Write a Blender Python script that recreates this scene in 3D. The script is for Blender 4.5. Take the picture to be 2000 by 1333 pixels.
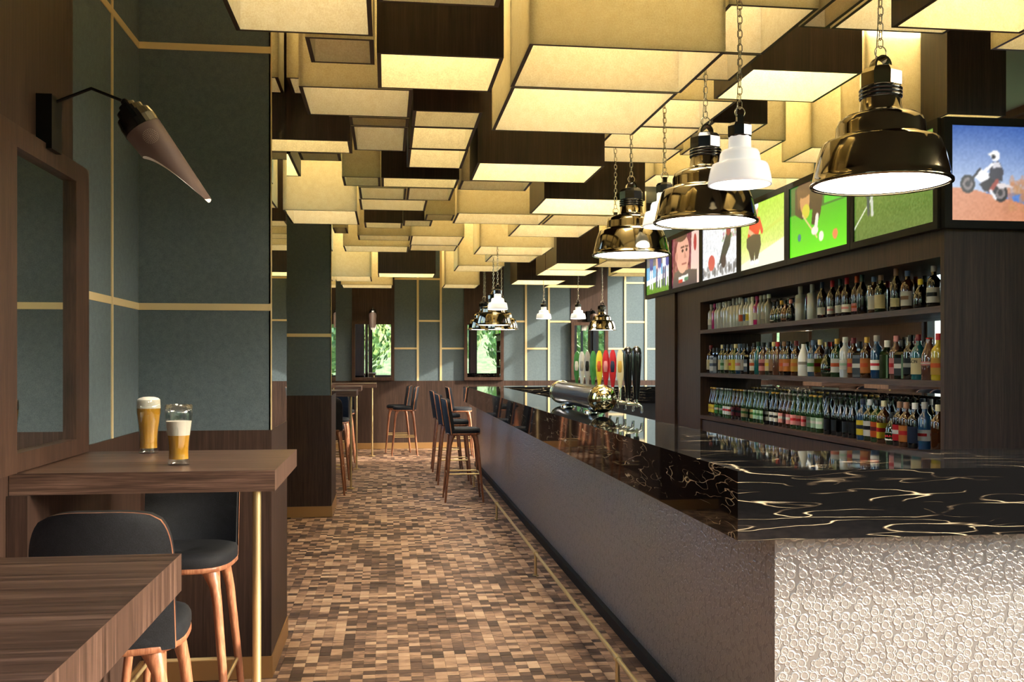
import bpy, math, random
import numpy as np
from mathutils import Vector, Matrix
PI = math.pi
scene = bpy.context.scene
for o in list(bpy.data.objects):
    bpy.data.objects.remove(o)
COL = scene.collection

# ------------------------------------------------------------------ camera
cam = bpy.data.cameras.new('camera')
cam.sensor_width = 36.0
cam.lens = 34.2
cam.shift_y = 0.02075
cam.clip_start = 0.05
cam.clip_end = 300
cam_o = bpy.data.objects.new('camera', cam)
COL.objects.link(cam_o)
cam_o.location = (0, 0, 1.5)
cam_o.rotation_euler = (PI / 2, 0, -math.radians(7.318))
scene.camera = cam_o

# ------------------------------------------------------------------ sky, sun, exposure
SUN_DIR = Vector((-0.955, 0.30, -0.45)).normalized()
world = bpy.data.worlds.new('sky')
scene.world = world
world.use_nodes = True
wn = world.node_tree
wn.nodes.clear()
w_out = wn.nodes.new('ShaderNodeOutputWorld')
w_bg = wn.nodes.new('ShaderNodeBackground')
w_sky = wn.nodes.new('ShaderNodeTexSky')
w_sky.sky_type = 'NISHITA'
w_sky.sun_disc = False
w_sky.sun_elevation = math.asin(-SUN_DIR.z)
w_sky.sun_rotation = math.atan2(-SUN_DIR.x, -SUN_DIR.y)
w_sky.air_density = 0.7
w_sky.dust_density = 4.0
w_sky.ozone_density = 0.3
w_bg.inputs['Strength'].default_value = 1.9
wn.links.new(w_sky.outputs[0], w_bg.inputs[0])
wn.links.new(w_bg.outputs[0], w_out.inputs[0])

sun = bpy.data.lights.new('sun', 'SUN')
sun.energy = 12.5
sun.angle = math.radians(0.8)
sun.color = (1.0, 0.87, 0.70)
sun_o = bpy.data.objects.new('sun', sun)
COL.objects.link(sun_o)
sun_o.rotation_euler = SUN_DIR.to_track_quat('-Z', 'Y').to_euler()
sun_o.location = (12, -4, 8)

scene.view_settings.view_transform = 'Standard'
scene.view_settings.look = 'None'
scene.view_settings.gamma = 1.0
scene.view_settings.use_curve_mapping = False
scene.view_settings.exposure = 0.22
try:
    scene.cycles.use_denoising = True
    scene.cycles.max_bounces = 6
    scene.cycles.diffuse_bounces = 3
    scene.cycles.glossy_bounces = 5
    scene.cycles.transmission_bounces = 4
    scene.cycles.use_adaptive_sampling = True
    scene.cycles.adaptive_threshold = 0.04
    scene.cycles.transparent_max_bounces = 12
    scene.cycles.caustics_reflective = False
    scene.cycles.caustics_refractive = False
    scene.cycles.sample_clamp_indirect = 6.0
except Exception:
    pass

# ------------------------------------------------------------------ helpers
def lin(c):
    c = c / 255.0
    return c / 12.92 if c <= 0.04045 else ((c + 0.055) / 1.055) ** 2.4

def rgb(r, g, b):
    return (lin(r), lin(g), lin(b), 1.0)

class MB:
    def __init__(s):
        s.v, s.f, s.m, s.sm = [], [], [], []
    def quad(s, a, b, c, d, mi=0, sm=False):
        n = len(s.v)
        s.v += [a, b, c, d]
        s.f.append((n, n + 1, n + 2, n + 3)); s.m.append(mi); s.sm.append(sm)
    def box(s, x0, x1, y0, y1, z0, z1, mi=0):
        n = len(s.v)
        s.v += [(x0, y0, z0), (x1, y0, z0), (x1, y1, z0), (x0, y1, z0),
                (x0, y0, z1), (x1, y0, z1), (x1, y1, z1), (x0, y1, z1)]
        mis = mi if isinstance(mi, (list, tuple)) else [mi] * 6
        # order: bottom, top, -y, +x, +y, -x
        for q, k in zip(((0, 3, 2, 1), (4, 5, 6, 7), (0, 1, 5, 4), (1, 2, 6, 5), (2, 3, 7, 6), (3, 0, 4, 7)), mis):
            s.f.append(tuple(n + i for i in q)); s.m.append(k); s.sm.append(False)
        return s
    def grid(s, rows, mi=0, sm=True, close=False, flip=False):
        """rows: list of equal-length point lists"""
        n = len(s.v); R = len(rows); C = len(rows[0])
        for r in rows:
            s.v += [tuple(p) for p in r]
        for i in range(R - 1):
            for j in range(C if close else C - 1):
                k = (j + 1) % C
                q = (n + i * C + j, n + i * C + k, n + (i + 1) * C + k, n + (i + 1) * C + j)
                s.f.append(q[::-1] if flip else q); s.m.append(mi); s.sm.append(sm)
    def cap(s, pts, mi=0, flip=False):
        n = len(s.v)
        s.v += [tuple(p) for p in pts]
        q = tuple(range(n, n + len(pts)))
        s.f.append(q[::-1] if flip else q); s.m.append(mi); s.sm.append(False)
    def lathe(s, prof, n=24, mi=0, cx=0, cy=0, z0=0, sm=True, caps=True):
        """prof: [(r, z), ...] from bottom to top"""
        rows = []
        for r, z in prof:
            rows.append([(cx + r * math.cos(2 * PI * k / n), cy + r * math.sin(2 * PI * k / n), z0 + z) for k in range(n)])
        s.grid(rows, mi, sm, close=True)
        if caps:
            if prof[0][0] > 1e-4:
                s.cap(rows[0], mi, flip=True)
            if prof[-1][0] > 1e-4:
                s.cap(rows[-1], mi)
        return s
    def tube(s, pts, r, n=8, mi=0, sm=True):
        pts = [Vector(p) for p in pts]
        rs = r if isinstance(r, (list, tuple)) else [r] * len(pts)
        rows = []
        up = None
        for i, p in enumerate(pts):
            t = (pts[min(i + 1, len(pts) - 1)] - pts[max(i - 1, 0)]).normalized()
            if up is None:
                up = Vector((0, 0, 1)) if abs(t.z) < 0.9 else Vector((1, 0, 0))
            a = t.cross(up).normalized(); b = a.cross(t).normalized(); up = b
            rows.append([p + (a * math.cos(2 * PI * k / n) + b * math.sin(2 * PI * k / n)) * rs[i] for k in range(n)])
        s.grid(rows, mi, sm, close=True)
        s.cap(rows[0], mi, True); s.cap(rows[-1], mi)
        return s
    def mesh(s, name, mats):
        me = bpy.data.meshes.new(name)
        me.from_pydata([tuple(p) for p in s.v], [], s.f)
        for m in (mats if isinstance(mats, (list, tuple)) else [mats]):
            me.materials.append(m)
        me.polygons.foreach_set('material_index', s.m)
        me.polygons.foreach_set('use_smooth', s.sm)
        me.update()
        return me
    def build(s, name, mats, parent=None, loc=(0, 0, 0), rot=(0, 0, 0)):
        return add(name, s.mesh(name, mats), parent, loc, rot)

def add(name, me, parent=None, loc=(0, 0, 0), rot=(0, 0, 0)):
    o = bpy.data.objects.new(name, me)
    COL.objects.link(o)
    o.location = loc
    o.rotation_euler = rot
    if parent is not None:
        o.parent = parent
    return o

def tag(o, label, cat, group=None):
    o['label'] = label
    o['category'] = cat
    if group:
        o['group'] = group
    return o

def thing(name, label, cat, loc=(0, 0, 0), rot=(0, 0, 0), group=None):
    return tag(add(name, None, None, loc, rot), label, cat, group)

def struct(o):
    o['kind'] = 'structure'
    return o

KIDS = {}
def copy_tree(o, parent=None):
    c = o.copy()
    COL.objects.link(c)
    c.parent = parent
    for ch in [q for q in bpy.data.objects if q.parent == o]:
        copy_tree(ch, c)
    return c

ORD = ['first', 'second', 'third', 'fourth', 'fifth', 'sixth', 'seventh', 'eighth', 'ninth', 'tenth', 'eleventh', 'twelfth',
       'thirteenth', 'fourteenth', 'fifteenth', 'sixteenth', 'seventeenth', 'eighteenth', 'nineteenth', 'twentieth']
def ordinal(i):
    if i < 20:
        return ORD[i]
    if i < 30:
        return 'thirtieth' if i == 29 else 'twenty-' + ORD[i - 20]
    if i < 40:
        return 'fortieth' if i == 39 else 'thirty-' + ORD[i - 30]
    return 'forty-' + ORD[i - 40]

# ------------------------------------------------------------------ materials
MATS = {}
def nt(name):
    m = bpy.data.materials.new(name)
    m.use_nodes = True
    t = m.node_tree
    t.nodes.clear()
    out = t.nodes.new('ShaderNodeOutputMaterial')
    b = t.nodes.new('ShaderNodeBsdfPrincipled')
    t.links.new(b.outputs[0], out.inputs[0])
    MATS[name] = m
    return m, t, b, out

def N(t, typ, **kw):
    n = t.nodes.new(typ)
    for k, v in kw.items():
        if k in n.inputs:
            n.inputs[k].default_value = v
        else:
            setattr(n, k, v)
    return n

def plain(name, col, rough=0.5, metal=0.0, coat=0.0, emit=None, strength=0.0, trans=0.0, ior=1.45, spec=0.5):
    m, t, b, out = nt(name)
    b.inputs['Base Color'].default_value = col
    b.inputs['Roughness'].default_value = rough
    b.inputs['Metallic'].default_value = metal
    b.inputs['Coat Weight'].default_value = coat
    b.inputs['Coat Roughness'].default_value = 0.05
    b.inputs['IOR'].default_value = ior
    b.inputs['Specular IOR Level'].default_value = spec
    b.inputs['Transmission Weight'].default_value = trans
    if emit:
        b.inputs['Emission Color'].default_value = emit
        b.inputs['Emission Strength'].default_value = strength
    return m

def mapped(t, scale, rot=(0, 0, 0), coord='Object'):
    tc = t.nodes.new('ShaderNodeTexCoord')
    mp = t.nodes.new('ShaderNodeMapping')
    mp.inputs['Scale'].default_value = scale
    mp.inputs['Rotation'].default_value = rot
    t.links.new(tc.outputs[coord], mp.inputs[0])
    return mp.outputs[0]

def ramp(t, fac, stops, interp='LINEAR'):
    r = t.nodes.new('ShaderNodeValToRGB')
    r.color_ramp.interpolation = interp
    el = r.color_ramp.elements
    while len(el) < len(stops):
        el.new(0.5)
    for e, (p, c) in zip(el, stops):
        e.position = p
        e.color = c
    t.links.new(fac, r.inputs[0])
    return r.outputs[0]

def math_n(t, op, a, b=None, c=None):
    n = t.nodes.new('ShaderNodeMath')
    n.operation = op
    for i, x in enumerate((a, b, c)):
        if x is None:
            continue
        if isinstance(x, (int, float)):
            n.inputs[i].default_value = x
        else:
            t.links.new(x, n.inputs[i])
    return n.outputs[0]

def bump(t, b, height, strength=0.3, dist=0.01):
    n = t.nodes.new('ShaderNodeBump')
    n.inputs['Strength'].default_value = strength
    n.inputs['Distance'].default_value = dist
    t.links.new(height, n.inputs['Height'])
    t.links.new(n.outputs[0], b.inputs['Normal'])

def wood(name, dark, mid, light, scale, rough=0.45, coat=0.0):
    """grain runs along the axis whose scale is smallest"""
    m, t, b, out = nt(name)
    v = mapped(t, scale)
    n1 = N(t, 'ShaderNodeTexNoise', Scale=1.0, Detail=5.0, Roughness=0.65)
    t.links.new(v, n1.inputs['Vector'])
    v2 = mapped(t, tuple(q * 4.3 for q in scale))
    n2 = N(t, 'ShaderNodeTexNoise', Scale=1.0, Detail=3.0, Roughness=0.6)
    t.links.new(v2, n2.inputs['Vector'])
    s = math_n(t, 'ADD', math_n(t, 'MULTIPLY', n1.outputs[0], 0.6), math_n(t, 'MULTIPLY', n2.outputs[0], 0.4))
    c = ramp(t, s, [(0.36, dark), (0.5, mid), (0.64, light)])
    t.links.new(c, b.inputs['Base Color'])
    b.inputs['Roughness'].default_value = rough
    b.inputs['Specular IOR Level'].default_value = 0.3
    b.inputs['Coat Weight'].default_value = coat
    bump(t, b, s, 0.15, 0.002)
    return m

wood('wood_wall', rgb(42, 30, 25), rgb(58, 42, 36), rgb(74, 55, 47), (55, 55, 1.6), 0.5)
wood('wood_table_x', rgb(50, 37, 31), rgb(86, 65, 56), rgb(126, 99, 87), (1.6, 55, 55), 0.38)
wood('wood_table_end', rgb(50, 37, 31), rgb(86, 65, 56), rgb(126, 99, 87), (55, 55, 1.6), 0.38)
wood('wood_frame', rgb(46, 32, 26), rgb(64, 45, 37), rgb(80, 58, 48), (40, 40, 3), 0.42)
wood('wood_ceiling', rgb(22, 14, 11), rgb(40, 27, 22), rgb(58, 41, 34), (45, 45, 1.4), 0.4)
wood('wood_stool', rgb(112, 68, 48), rgb(148, 96, 70), rgb(184, 130, 98), (40, 40, 3), 0.35, 0.2)
wood('wood_shelf', rgb(44, 30, 25), rgb(64, 45, 38), rgb(84, 62, 53), (1.8, 1.8, 40), 0.4)

def fabric(name, a, b_, scale=220.0, rough=0.9, bs=0.35):
    m, t, b, out = nt(name)
    v = mapped(t, (1, 1, 1))
    n = N(t, 'ShaderNodeTexNoise', Scale=scale, Detail=2.0, Roughness=0.7)
    t.links.new(v, n.inputs['Vector'])
    n2 = N(t, 'ShaderNodeTexNoise', Scale=scale / 7.0, Detail=2.0)
    t.links.new(v, n2.inputs['Vector'])
    s = math_n(t, 'ADD', math_n(t, 'MULTIPLY', n.outputs[0], 0.7), math_n(t, 'MULTIPLY', n2.outputs[0], 0.3))
    t.links.new(ramp(t, s, [(0.35, a), (0.65, b_)]), b.inputs['Base Color'])
    b.inputs['Roughness'].default_value = rough
    b.inputs['Specular IOR Level'].default_value = 0.2
    bump(t, b, s, bs, 0.002)
    return m

fabric('blue_fabric', rgb(80, 93, 101), rgb(97, 111, 119), 260)
fabric('cream_fabric', rgb(214, 201, 164), rgb(240, 229, 196), 170)
def translucent_fabric():
    m = fabric('cream_shade', rgb(232, 218, 178), rgb(252, 243, 214), 170)
    t = m.node_tree
    b = [n for n in t.nodes if n.type == 'BSDF_PRINCIPLED'][0]
    out = [n for n in t.nodes if n.type == 'OUTPUT_MATERIAL'][0]
    tr = t.nodes.new('ShaderNodeBsdfTranslucent')
    src = b.inputs['Base Color'].links[0].from_socket
    t.links.new(src, tr.inputs[0])
    mx = t.nodes.new('ShaderNodeMixShader')
    mx.inputs[0].default_value = 0.55
    t.links.new(b.outputs[0], mx.inputs[1])
    t.links.new(tr.outputs[0], mx.inputs[2])
    t.links.new(mx.outputs[0], out.inputs[0])
translucent_fabric()
fabric('navy_seat', rgb(26, 28, 33), rgb(36, 38, 44), 300, 0.7)
plain('rim_dark', rgb(52, 38, 22), 0.5)
plain('gold_strip', rgb(218, 198, 154), 0.4, 0.15)
plain('brass_rail', rgb(224, 202, 152), 0.36, 0.9)
plain('brass_base', rgb(176, 138, 92), 0.4, 0.6)
plain('brass_dark', rgb(122, 113, 92), 0.1, 1.0)
plain('black_gloss', rgb(12, 12, 12), 0.18, 0.0, 0.5)
plain('black_metal', rgb(20, 19, 18), 0.35, 0.6)
plain('black_matte', rgb(8, 8, 8), 0.7)
plain('chrome', rgb(225, 225, 222), 0.08, 1.0)
plain('steel_link', rgb(190, 182, 165), 0.25, 1.0)
plain('chrome_cap', rgb(215, 205, 165), 0.1, 1.0)
plain('tower_blue', rgb(44, 47, 60), 0.3, 0.25, 0.5)
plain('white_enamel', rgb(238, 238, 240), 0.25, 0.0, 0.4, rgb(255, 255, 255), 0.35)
plain('lamp_white', rgb(250, 250, 250), 0.5, emit=(1.0, 0.96, 0.9, 1), strength=16.0)
plain('bulb_dim', rgb(250, 240, 225), 0.5, emit=(1.0, 0.93, 0.8, 1), strength=0.5)
plain('mirror', (0.86, 0.88, 0.87, 1), 0.0, 1.0)
plain('ceiling_paint', rgb(120, 124, 134), 0.9)
plain('wall_plaster', rgb(150, 146, 138), 0.9)
plain('box_light', rgb(255, 240, 200), 0.6, emit=(1.0, 0.92, 0.74, 1), strength=15.0)
plain('window_frame', rgb(38, 30, 26), 0.4)
plain('shade_mauve', rgb(98, 80, 78), 0.55)
plain('shade_inner', rgb(226, 220, 210), 0.5)
plain('lamp_dot', rgb(235, 225, 215), 0.4)
plain('beer', rgb(248, 182, 66), 0.1, trans=0.2, ior=1.33)
plain('foam', rgb(252, 246, 236), 0.9, spec=0.2)

def leaf_mat(name, a, b_):
    m, t, b, out = nt(name)
    v = mapped(t, (1, 1, 1))
    n = N(t, 'ShaderNodeTexNoise', Scale=3.0, Detail=4.0)
    t.links.new(v, n.inputs['Vector'])
    t.links.new(ramp(t, n.outputs[0], [(0.35, a), (0.65, b_)]), b.inputs['Base Color'])
    b.inputs['Roughness'].default_value = 0.8
leaf_mat('leaf_a', rgb(70, 110, 60), rgb(170, 200, 110))
leaf_mat('leaf_b', rgb(90, 130, 90), rgb(190, 215, 150))
leaf_mat('grass', rgb(70, 96, 56), rgb(112, 136, 84))
plain('bark', rgb(80, 64, 50), 0.9)

def glassy(name, col, alpha):
    """thin clear pane: see-through with a faint reflection"""
    m = bpy.data.materials.new(name)
    m.use_nodes = True
    t = m.node_tree
    t.nodes.clear()
    out = t.nodes.new('ShaderNodeOutputMaterial')
    tr = N(t, 'ShaderNodeBsdfTransparent')
    tr.inputs[0].default_value = col
    gl = N(t, 'ShaderNodeBsdfGlossy')
    gl.inputs['Roughness'].default_value = 0.02
    mx = N(t, 'ShaderNodeMixShader')
    mx.inputs[0].default_value = alpha
    t.links.new(tr.outputs[0], mx.inputs[1])
    t.links.new(gl.outputs[0], mx.inputs[2])
    t.links.new(mx.outputs[0], out.inputs[0])
    MATS[name] = m
glassy('pane', (0.95, 0.97, 0.96, 1), 0.06)
glassy('drink_glass', (0.96, 0.97, 0.96, 1), 0.14)

# polished black marble with pale veins
def marble():
    m, t, b, out = nt('marble')
    v = mapped(t, (0.5, 1.15, 6.0), (0.12, 0.14, 0.05))
    dn = N(t, 'ShaderNodeTexNoise', Scale=1.7, Detail=4.0, Roughness=0.6)
    t.links.new(v, dn.inputs['Vector'])
    mixv = N(t, 'ShaderNodeVectorMath', operation='MULTIPLY_ADD')
    t.links.new(dn.outputs['Color'], mixv.inputs[0])
    mixv.inputs[1].default_value = (0.16, 0.16, 0.3)
    t.links.new(v, mixv.inputs[2])
    def vein(scale, width, seed):
        add_ = N(t, 'ShaderNodeVectorMath', operation='ADD')
        t.links.new(mixv.outputs[0], add_.inputs[0])
        add_.inputs[1].default_value = (seed, seed * 1.7, seed * 0.6)
        n = N(t, 'ShaderNodeTexNoise', Scale=scale, Detail=1.0, Roughness=0.4)
        t.links.new(add_.outputs[0], n.inputs['Vector'])
        d = math_n(t, 'ABSOLUTE', math_n(t, 'SUBTRACT', n.outputs[0], 0.5))
        return math_n(t, 'SMOOTH_MIN', 1.0, math_n(t, 'MAXIMUM', math_n(t, 'SUBTRACT', 1.0, math_n(t, 'DIVIDE', d, width)), 0.0), 0.05)
    mk = N(t, 'ShaderNodeTexNoise', Scale=2.6, Detail=3.0, Roughness=0.7)
    t.links.new(v, mk.inputs['Vector'])
    mask = math_n(t, 'MAXIMUM', math_n(t, 'MULTIPLY', math_n(t, 'SUBTRACT', mk.outputs[0], 0.43), 7.0), 0.0)
    mask = math_n(t, 'MINIMUM', mask, 1.0)
    v1 = math_n(t, 'MULTIPLY', vein(2.6, 0.010, 0.0), mask)
    v2 = math_n(t, 'MULTIPLY', vein(5.2, 0.012, 5.3), mask)
    # broken brown-cream patches
    pk = N(t, 'ShaderNodeTexNoise', Scale=0.9, Detail=2.0)
    vo = mapped(t, (0.9, 0.7, 0.5), (0, 0, 0.4))
    t.links.new(vo, pk.inputs['Vector'])
    patch = math_n(t, 'MINIMUM', math_n(t, 'MAXIMUM', math_n(t, 'MULTIPLY', math_n(t, 'SUBTRACT', pk.outputs[0], 0.55), 9.0), 0.0), 1.0)
    fine = N(t, 'ShaderNodeTexNoise', Scale=17.0, Detail=5.0, Roughness=0.7)
    fv = mapped(t, (1, 1, 1.2))
    t.links.new(fv, fine.inputs['Vector'])
    frag = math_n(t, 'MINIMUM', math_n(t, 'MAXIMUM', math_n(t, 'MULTIPLY', math_n(t, 'SUBTRACT', fine.outputs[0], 0.55), 9.0), 0.0), 1.0)
    pf = math_n(t, 'MULTIPLY', patch, frag)
    tot = math_n(t, 'MINIMUM', math_n(t, 'MAXIMUM', math_n(t, 'MAXIMUM', v1, v2), math_n(t, 'MULTIPLY', pf, 0.6)), 1.0)
    c = ramp(t, tot, [(0.0, rgb(15, 15, 16)), (0.35, rgb(60, 52, 44)), (1.0, rgb(214, 196, 164))])
    t.links.new(c, b.inputs['Base Color'])
    b.inputs['Roughness'].default_value = 0.03
    b.inputs['Specular IOR Level'].default_value = 0.5
marble()

# pressed metal sheet with round bubbles
def emboss():
    m, t, b, out = nt('embossed_metal')
    tc = t.nodes.new('ShaderNodeTexCoord')
    sx = t.nodes.new('ShaderNodeSeparateXYZ')
    t.links.new(tc.outputs['Object'], sx.inputs[0])
    cv = t.nodes.new('ShaderNodeCombineXYZ')
    t.links.new(math_n(t, 'ADD', sx.outputs[0], sx.outputs[1]), cv.inputs[0])
    t.links.new(sx.outputs[2], cv.inputs[1])
    hs = None
    for sc, off, lvl in ((27.0, 0.0, 1.0), (41.0, 3.7, 0.75)):
        ad = N(t, 'ShaderNodeVectorMath', operation='ADD')
        ad.inputs[1].default_value = (off, off * 0.6, 0)
        t.links.new(cv.outputs[0], ad.inputs[0])
        vo = N(t, 'ShaderNodeTexVoronoi', voronoi_dimensions='2D', feature='F1', Scale=sc, Randomness=0.75)
        t.links.new(ad.outputs[0], vo.inputs['Vector'])
        d = vo.outputs['Distance']
        wall = math_n(t, 'MINIMUM', math_n(t, 'MAXIMUM', math_n(t, 'MULTIPLY', math_n(t, 'SUBTRACT', 0.47, d), 9.0), 0.0), 1.0)
        dish = math_n(t, 'MINIMUM', math_n(t, 'MAXIMUM', math_n(t, 'MULTIPLY', math_n(t, 'SUBTRACT', 0.33, d), 6.0), 0.0), 0.45)
        h = math_n(t, 'MULTIPLY', math_n(t, 'SUBTRACT', wall, dish), lvl)
        hs = h if hs is None else math_n(t, 'MAXIMUM', hs, h)
    t.links.new(ramp(t, hs, [(0.0, rgb(140, 139, 139)), (1.0, rgb(168, 167, 166))]), b.inputs['Base Color'])
    b.inputs['Metallic'].default_value = 0.62
    b.inputs['Roughness'].default_value = 0.36
    bump(t, b, hs, 0.4, 0.006)
emboss()

# wood-block mosaic floor: colour and grain picked per block from its place on the floor
BLK_X, BLK_Y = 0.0575, 0.0555
def mosaic():
    m, t, b, out = nt('floor_blocks')
    geo = t.nodes.new('ShaderNodeNewGeometry')
    sx = t.nodes.new('ShaderNodeSeparateXYZ')
    t.links.new(geo.outputs['Position'], sx.inputs[0])
    cx = math_n(t, 'FLOOR', math_n(t, 'DIVIDE', sx.outputs[0], BLK_X))
    cy = math_n(t, 'FLOOR', math_n(t, 'DIVIDE', sx.outputs[1], BLK_Y))
    cv = t.nodes.new('ShaderNodeCombineXYZ')
    t.links.new(cx, cv.inputs[0]); t.links.new(cy, cv.inputs[1])
    wn_ = N(t, 'ShaderNodeTexWhiteNoise', noise_dimensions='2D')
    t.links.new(cv.outputs[0], wn_.inputs['Vector'])
    # grain noise offset per block
    off = N(t, 'ShaderNodeVectorMath', operation='MULTIPLY_ADD')
    t.links.new(wn_.outputs['Color'], off.inputs[0])
    off.inputs[1].default_value = (40, 40, 40)
    sc = N(t, 'ShaderNodeVectorMath', operation='MULTIPLY')
    t.links.new(geo.outputs['Position'], sc.inputs[0])
    sc.inputs[1].default_value = (14, 50, 14)
    t.links.new(sc.outputs[0], off.inputs[2])
    g = N(t, 'ShaderNodeTexNoise', Scale=1.0, Detail=4.0, Roughness=0.6)
    t.links.new(off.outputs[0], g.inputs['Vector'])
    cv2 = t.nodes.new('ShaderNodeCombineXYZ')
    t.links.new(math_n(t, 'FLOOR', math_n(t, 'MULTIPLY', math_n(t, 'ADD', cx, math_n(t, 'MULTIPLY', cy, 0.37)), 0.4)), cv2.inputs[0])
    t.links.new(math_n(t, 'FLOOR', math_n(t, 'MULTIPLY', math_n(t, 'ADD', cy, math_n(t, 'MULTIPLY', cx, 0.21)), 0.45)), cv2.inputs[1])
    wn2 = N(t, 'ShaderNodeTexWhiteNoise', noise_dimensions='2D')
    t.links.new(cv2.outputs[0], wn2.inputs['Vector'])
    base_v = math_n(t, 'ADD', math_n(t, 'MULTIPLY', wn_.outputs['Value'], 0.62), math_n(t, 'MULTIPLY', wn2.outputs['Value'], 0.38))
    s = math_n(t, 'ADD', base_v, math_n(t, 'MULTIPLY', math_n(t, 'SUBTRACT', g.outputs[0], 0.5), 0.75))
    c = ramp(t, s, [(0.05, rgb(60, 45, 40)), (0.3, rgb(84, 63, 55)), (0.47, rgb(112, 86, 73)), (0.57, rgb(150, 118, 97)), (0.75, rgb(172, 139, 114)), (0.95, rgb(190, 160, 133))])
    t.links.new(c, b.inputs['Base Color'])
    b.inputs['Roughness'].default_value = 0.55
    b.inputs['Specular IOR Level'].default_value = 0.35
    bump(t, b, g.outputs[0], 0.2, 0.002)
mosaic()

# screens: colours come from the mesh
def screen_mat():
    m, t, b, out = nt('screen_picture')
    a = t.nodes.new('ShaderNodeVertexColor')
    a.layer_name = 'picture'
    b.inputs['Base Color'].default_value = (0.01, 0.01, 0.01, 1)
    b.inputs['Roughness'].default_value = 0.25
    t.links.new(a.outputs[0], b.inputs['Emission Color'])
    b.inputs['Emission Strength'].default_value = 1.05
    m.cycles.emission_sampling = 'NONE'
screen_mat()
M = MATS

# ------------------------------------------------------------------ room numbers
XL = -1.153          # left wall
XR = 5.2             # right wall (windows)
YB = -3.6            # wall behind the camera (windows)
YF = 17.0            # far wall
ZC = 3.62            # ceiling
WZ = 1.178           # top of the dark wainscot

# ------------------------------------------------------------------ floor
fl = struct(MB().box(XL - 0.3, XR + 0.3, YB - 0.3, YF + 0.3, -0.12, -0.004).build('floor', M['floor_blocks']))
rnd = random.Random(4)
bx0, by0 = -10, 78                    # first column and row of blocks in view
blk = [MB().box(0.0006, BLK_X - 0.0006, 0.0006, BLK_Y - 0.0006, -0.006, h).mesh('wood_block', M['floor_blocks']) for h in (-0.0006, 0.0, 0.0006)]
for j in range(10):
    for i in range(30):
        add('wood_block', blk[rnd.randrange(3)], fl, ((bx0 + i) * BLK_X, (by0 + j) * BLK_Y, 0))
mb = MB()
for j in range(-4, 66):
    for i in range(-2, 33):
        if 0 <= j < 10 and 0 <= i < 30:
            continue
        x, y = (bx0 + i) * BLK_X, (by0 + j) * BLK_Y
        mb.box(x + 0.0006, x + BLK_X - 0.0006, y + 0.0006, y + BLK_Y - 0.0006, -0.006, rnd.choice((-0.0006, 0, 0.0006)))
o = mb.build('wood_blocks', M['floor_blocks'], fl)
o['kind'] = 'stuff'

# ------------------------------------------------------------------ ceiling slab
struct(MB().box(XL - 0.3, XR + 0.3, YB - 0.3, YF + 0.3, ZC, ZC + 0.2).build('ceiling', M['ceiling_paint']))

# ------------------------------------------------------------------ wall pieces
def panel(parent, x0, x1, y0, y1, z0, z1, mat='blue_fabric', name='panel'):
    return MB().box(x0, x1, y0, y1, z0, z1).build(name, M[mat], parent)

# left wall
wl = struct(MB().box(XL - 0.25, XL - 0.02, 0.8, 5.46, 0, ZC).build('wall_left', M['wall_plaster']))
S = 0.016
def left_blue(y0, y1, ysplit):
    for a, b_ in ((y0, ysplit - 0.009), (ysplit + 0.009, y1)):
        for z0, z1 in ((WZ, 1.745), (1.777, 2.967), (2.999, ZC)):
            panel(wl, XL - 0.02, XL, a, b_, z0, z1)
    MB().box(XL - 0.02, XL + 0.006, ysplit - 0.009, ysplit + 0.009, WZ, ZC).build('gold_strip', M['gold_strip'], wl)
    for z in (1.761, 2.983):
        MB().box(XL - 0.02, XL + 0.004, y0, y1, z - S, z + S).build('gold_strip', M['gold_strip'], wl)
left_blue(3.752, 4.73, 4.285)
left_blue(0.8, 2.3, 1.5)
for a, b_ in ((2.3, 3.75),):
    panel(wl, XL - 0.02, XL + 0.008, a, b_, WZ, ZC, 'wood_wall', 'wood_panel')
panel(wl, XL - 0.02, XL + 0.01, 0.8, 5.46, 0.104, WZ, 'wood_wall', 'wainscot')
struct(MB().box(XL - 0.02, XL + 0.018, 0.8, 4.73, 0, 0.104).build('baseboard_left', M['brass_base']))

# columns that step out of the left wall
def column(y0, y1, xr, label, group):
    c = thing('column', label, 'column', group=group)
    MB().box(XL, xr - 0.012, y0 + 0.012, y1, 0, ZC).build('core', M['wood_wall'], c)
    MB().box(XL, xr, y0, y1, 0.104, WZ).build('wainscot', M['wood_wall'], c)
    MB().box(XL, xr + 0.006, y0 - 0.006, y1, 0, 0.104).build('baseboard', M['brass_base'], c)
    for z0, z1 in ((WZ, 1.745), (1.777, 2.967), (2.999, ZC)):
        panel(c, XL, xr - 0.004, y0 + 0.002, y0 + 0.012, z0, z1)
    for z in (1.761, 2.983):
        MB().box(XL, xr - 0.004, y0 - 0.002, y0 + 0.012, z - S, z + S).build('gold_strip', M['gold_strip'], c)
    MB().box(xr - 0.012, xr - 0.002, y0 + 0.014, y1, WZ, ZC).build('side_mirror', M['mirror'], c)
    MB().box(xr - 0.012, xr + 0.001, y0 + 0.002, y0 + 0.014, WZ, ZC).build('edge_strip', M['gold_strip'], c)
    return c
column(4.73, 5.46, -0.545, 'wide blue-panelled column nearest the camera, behind the two beer glasses', 'blue columns')
column(9.58, 10.4, -0.535, 'narrow-looking blue-panelled column farther back down the aisle', 'blue columns')

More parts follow.
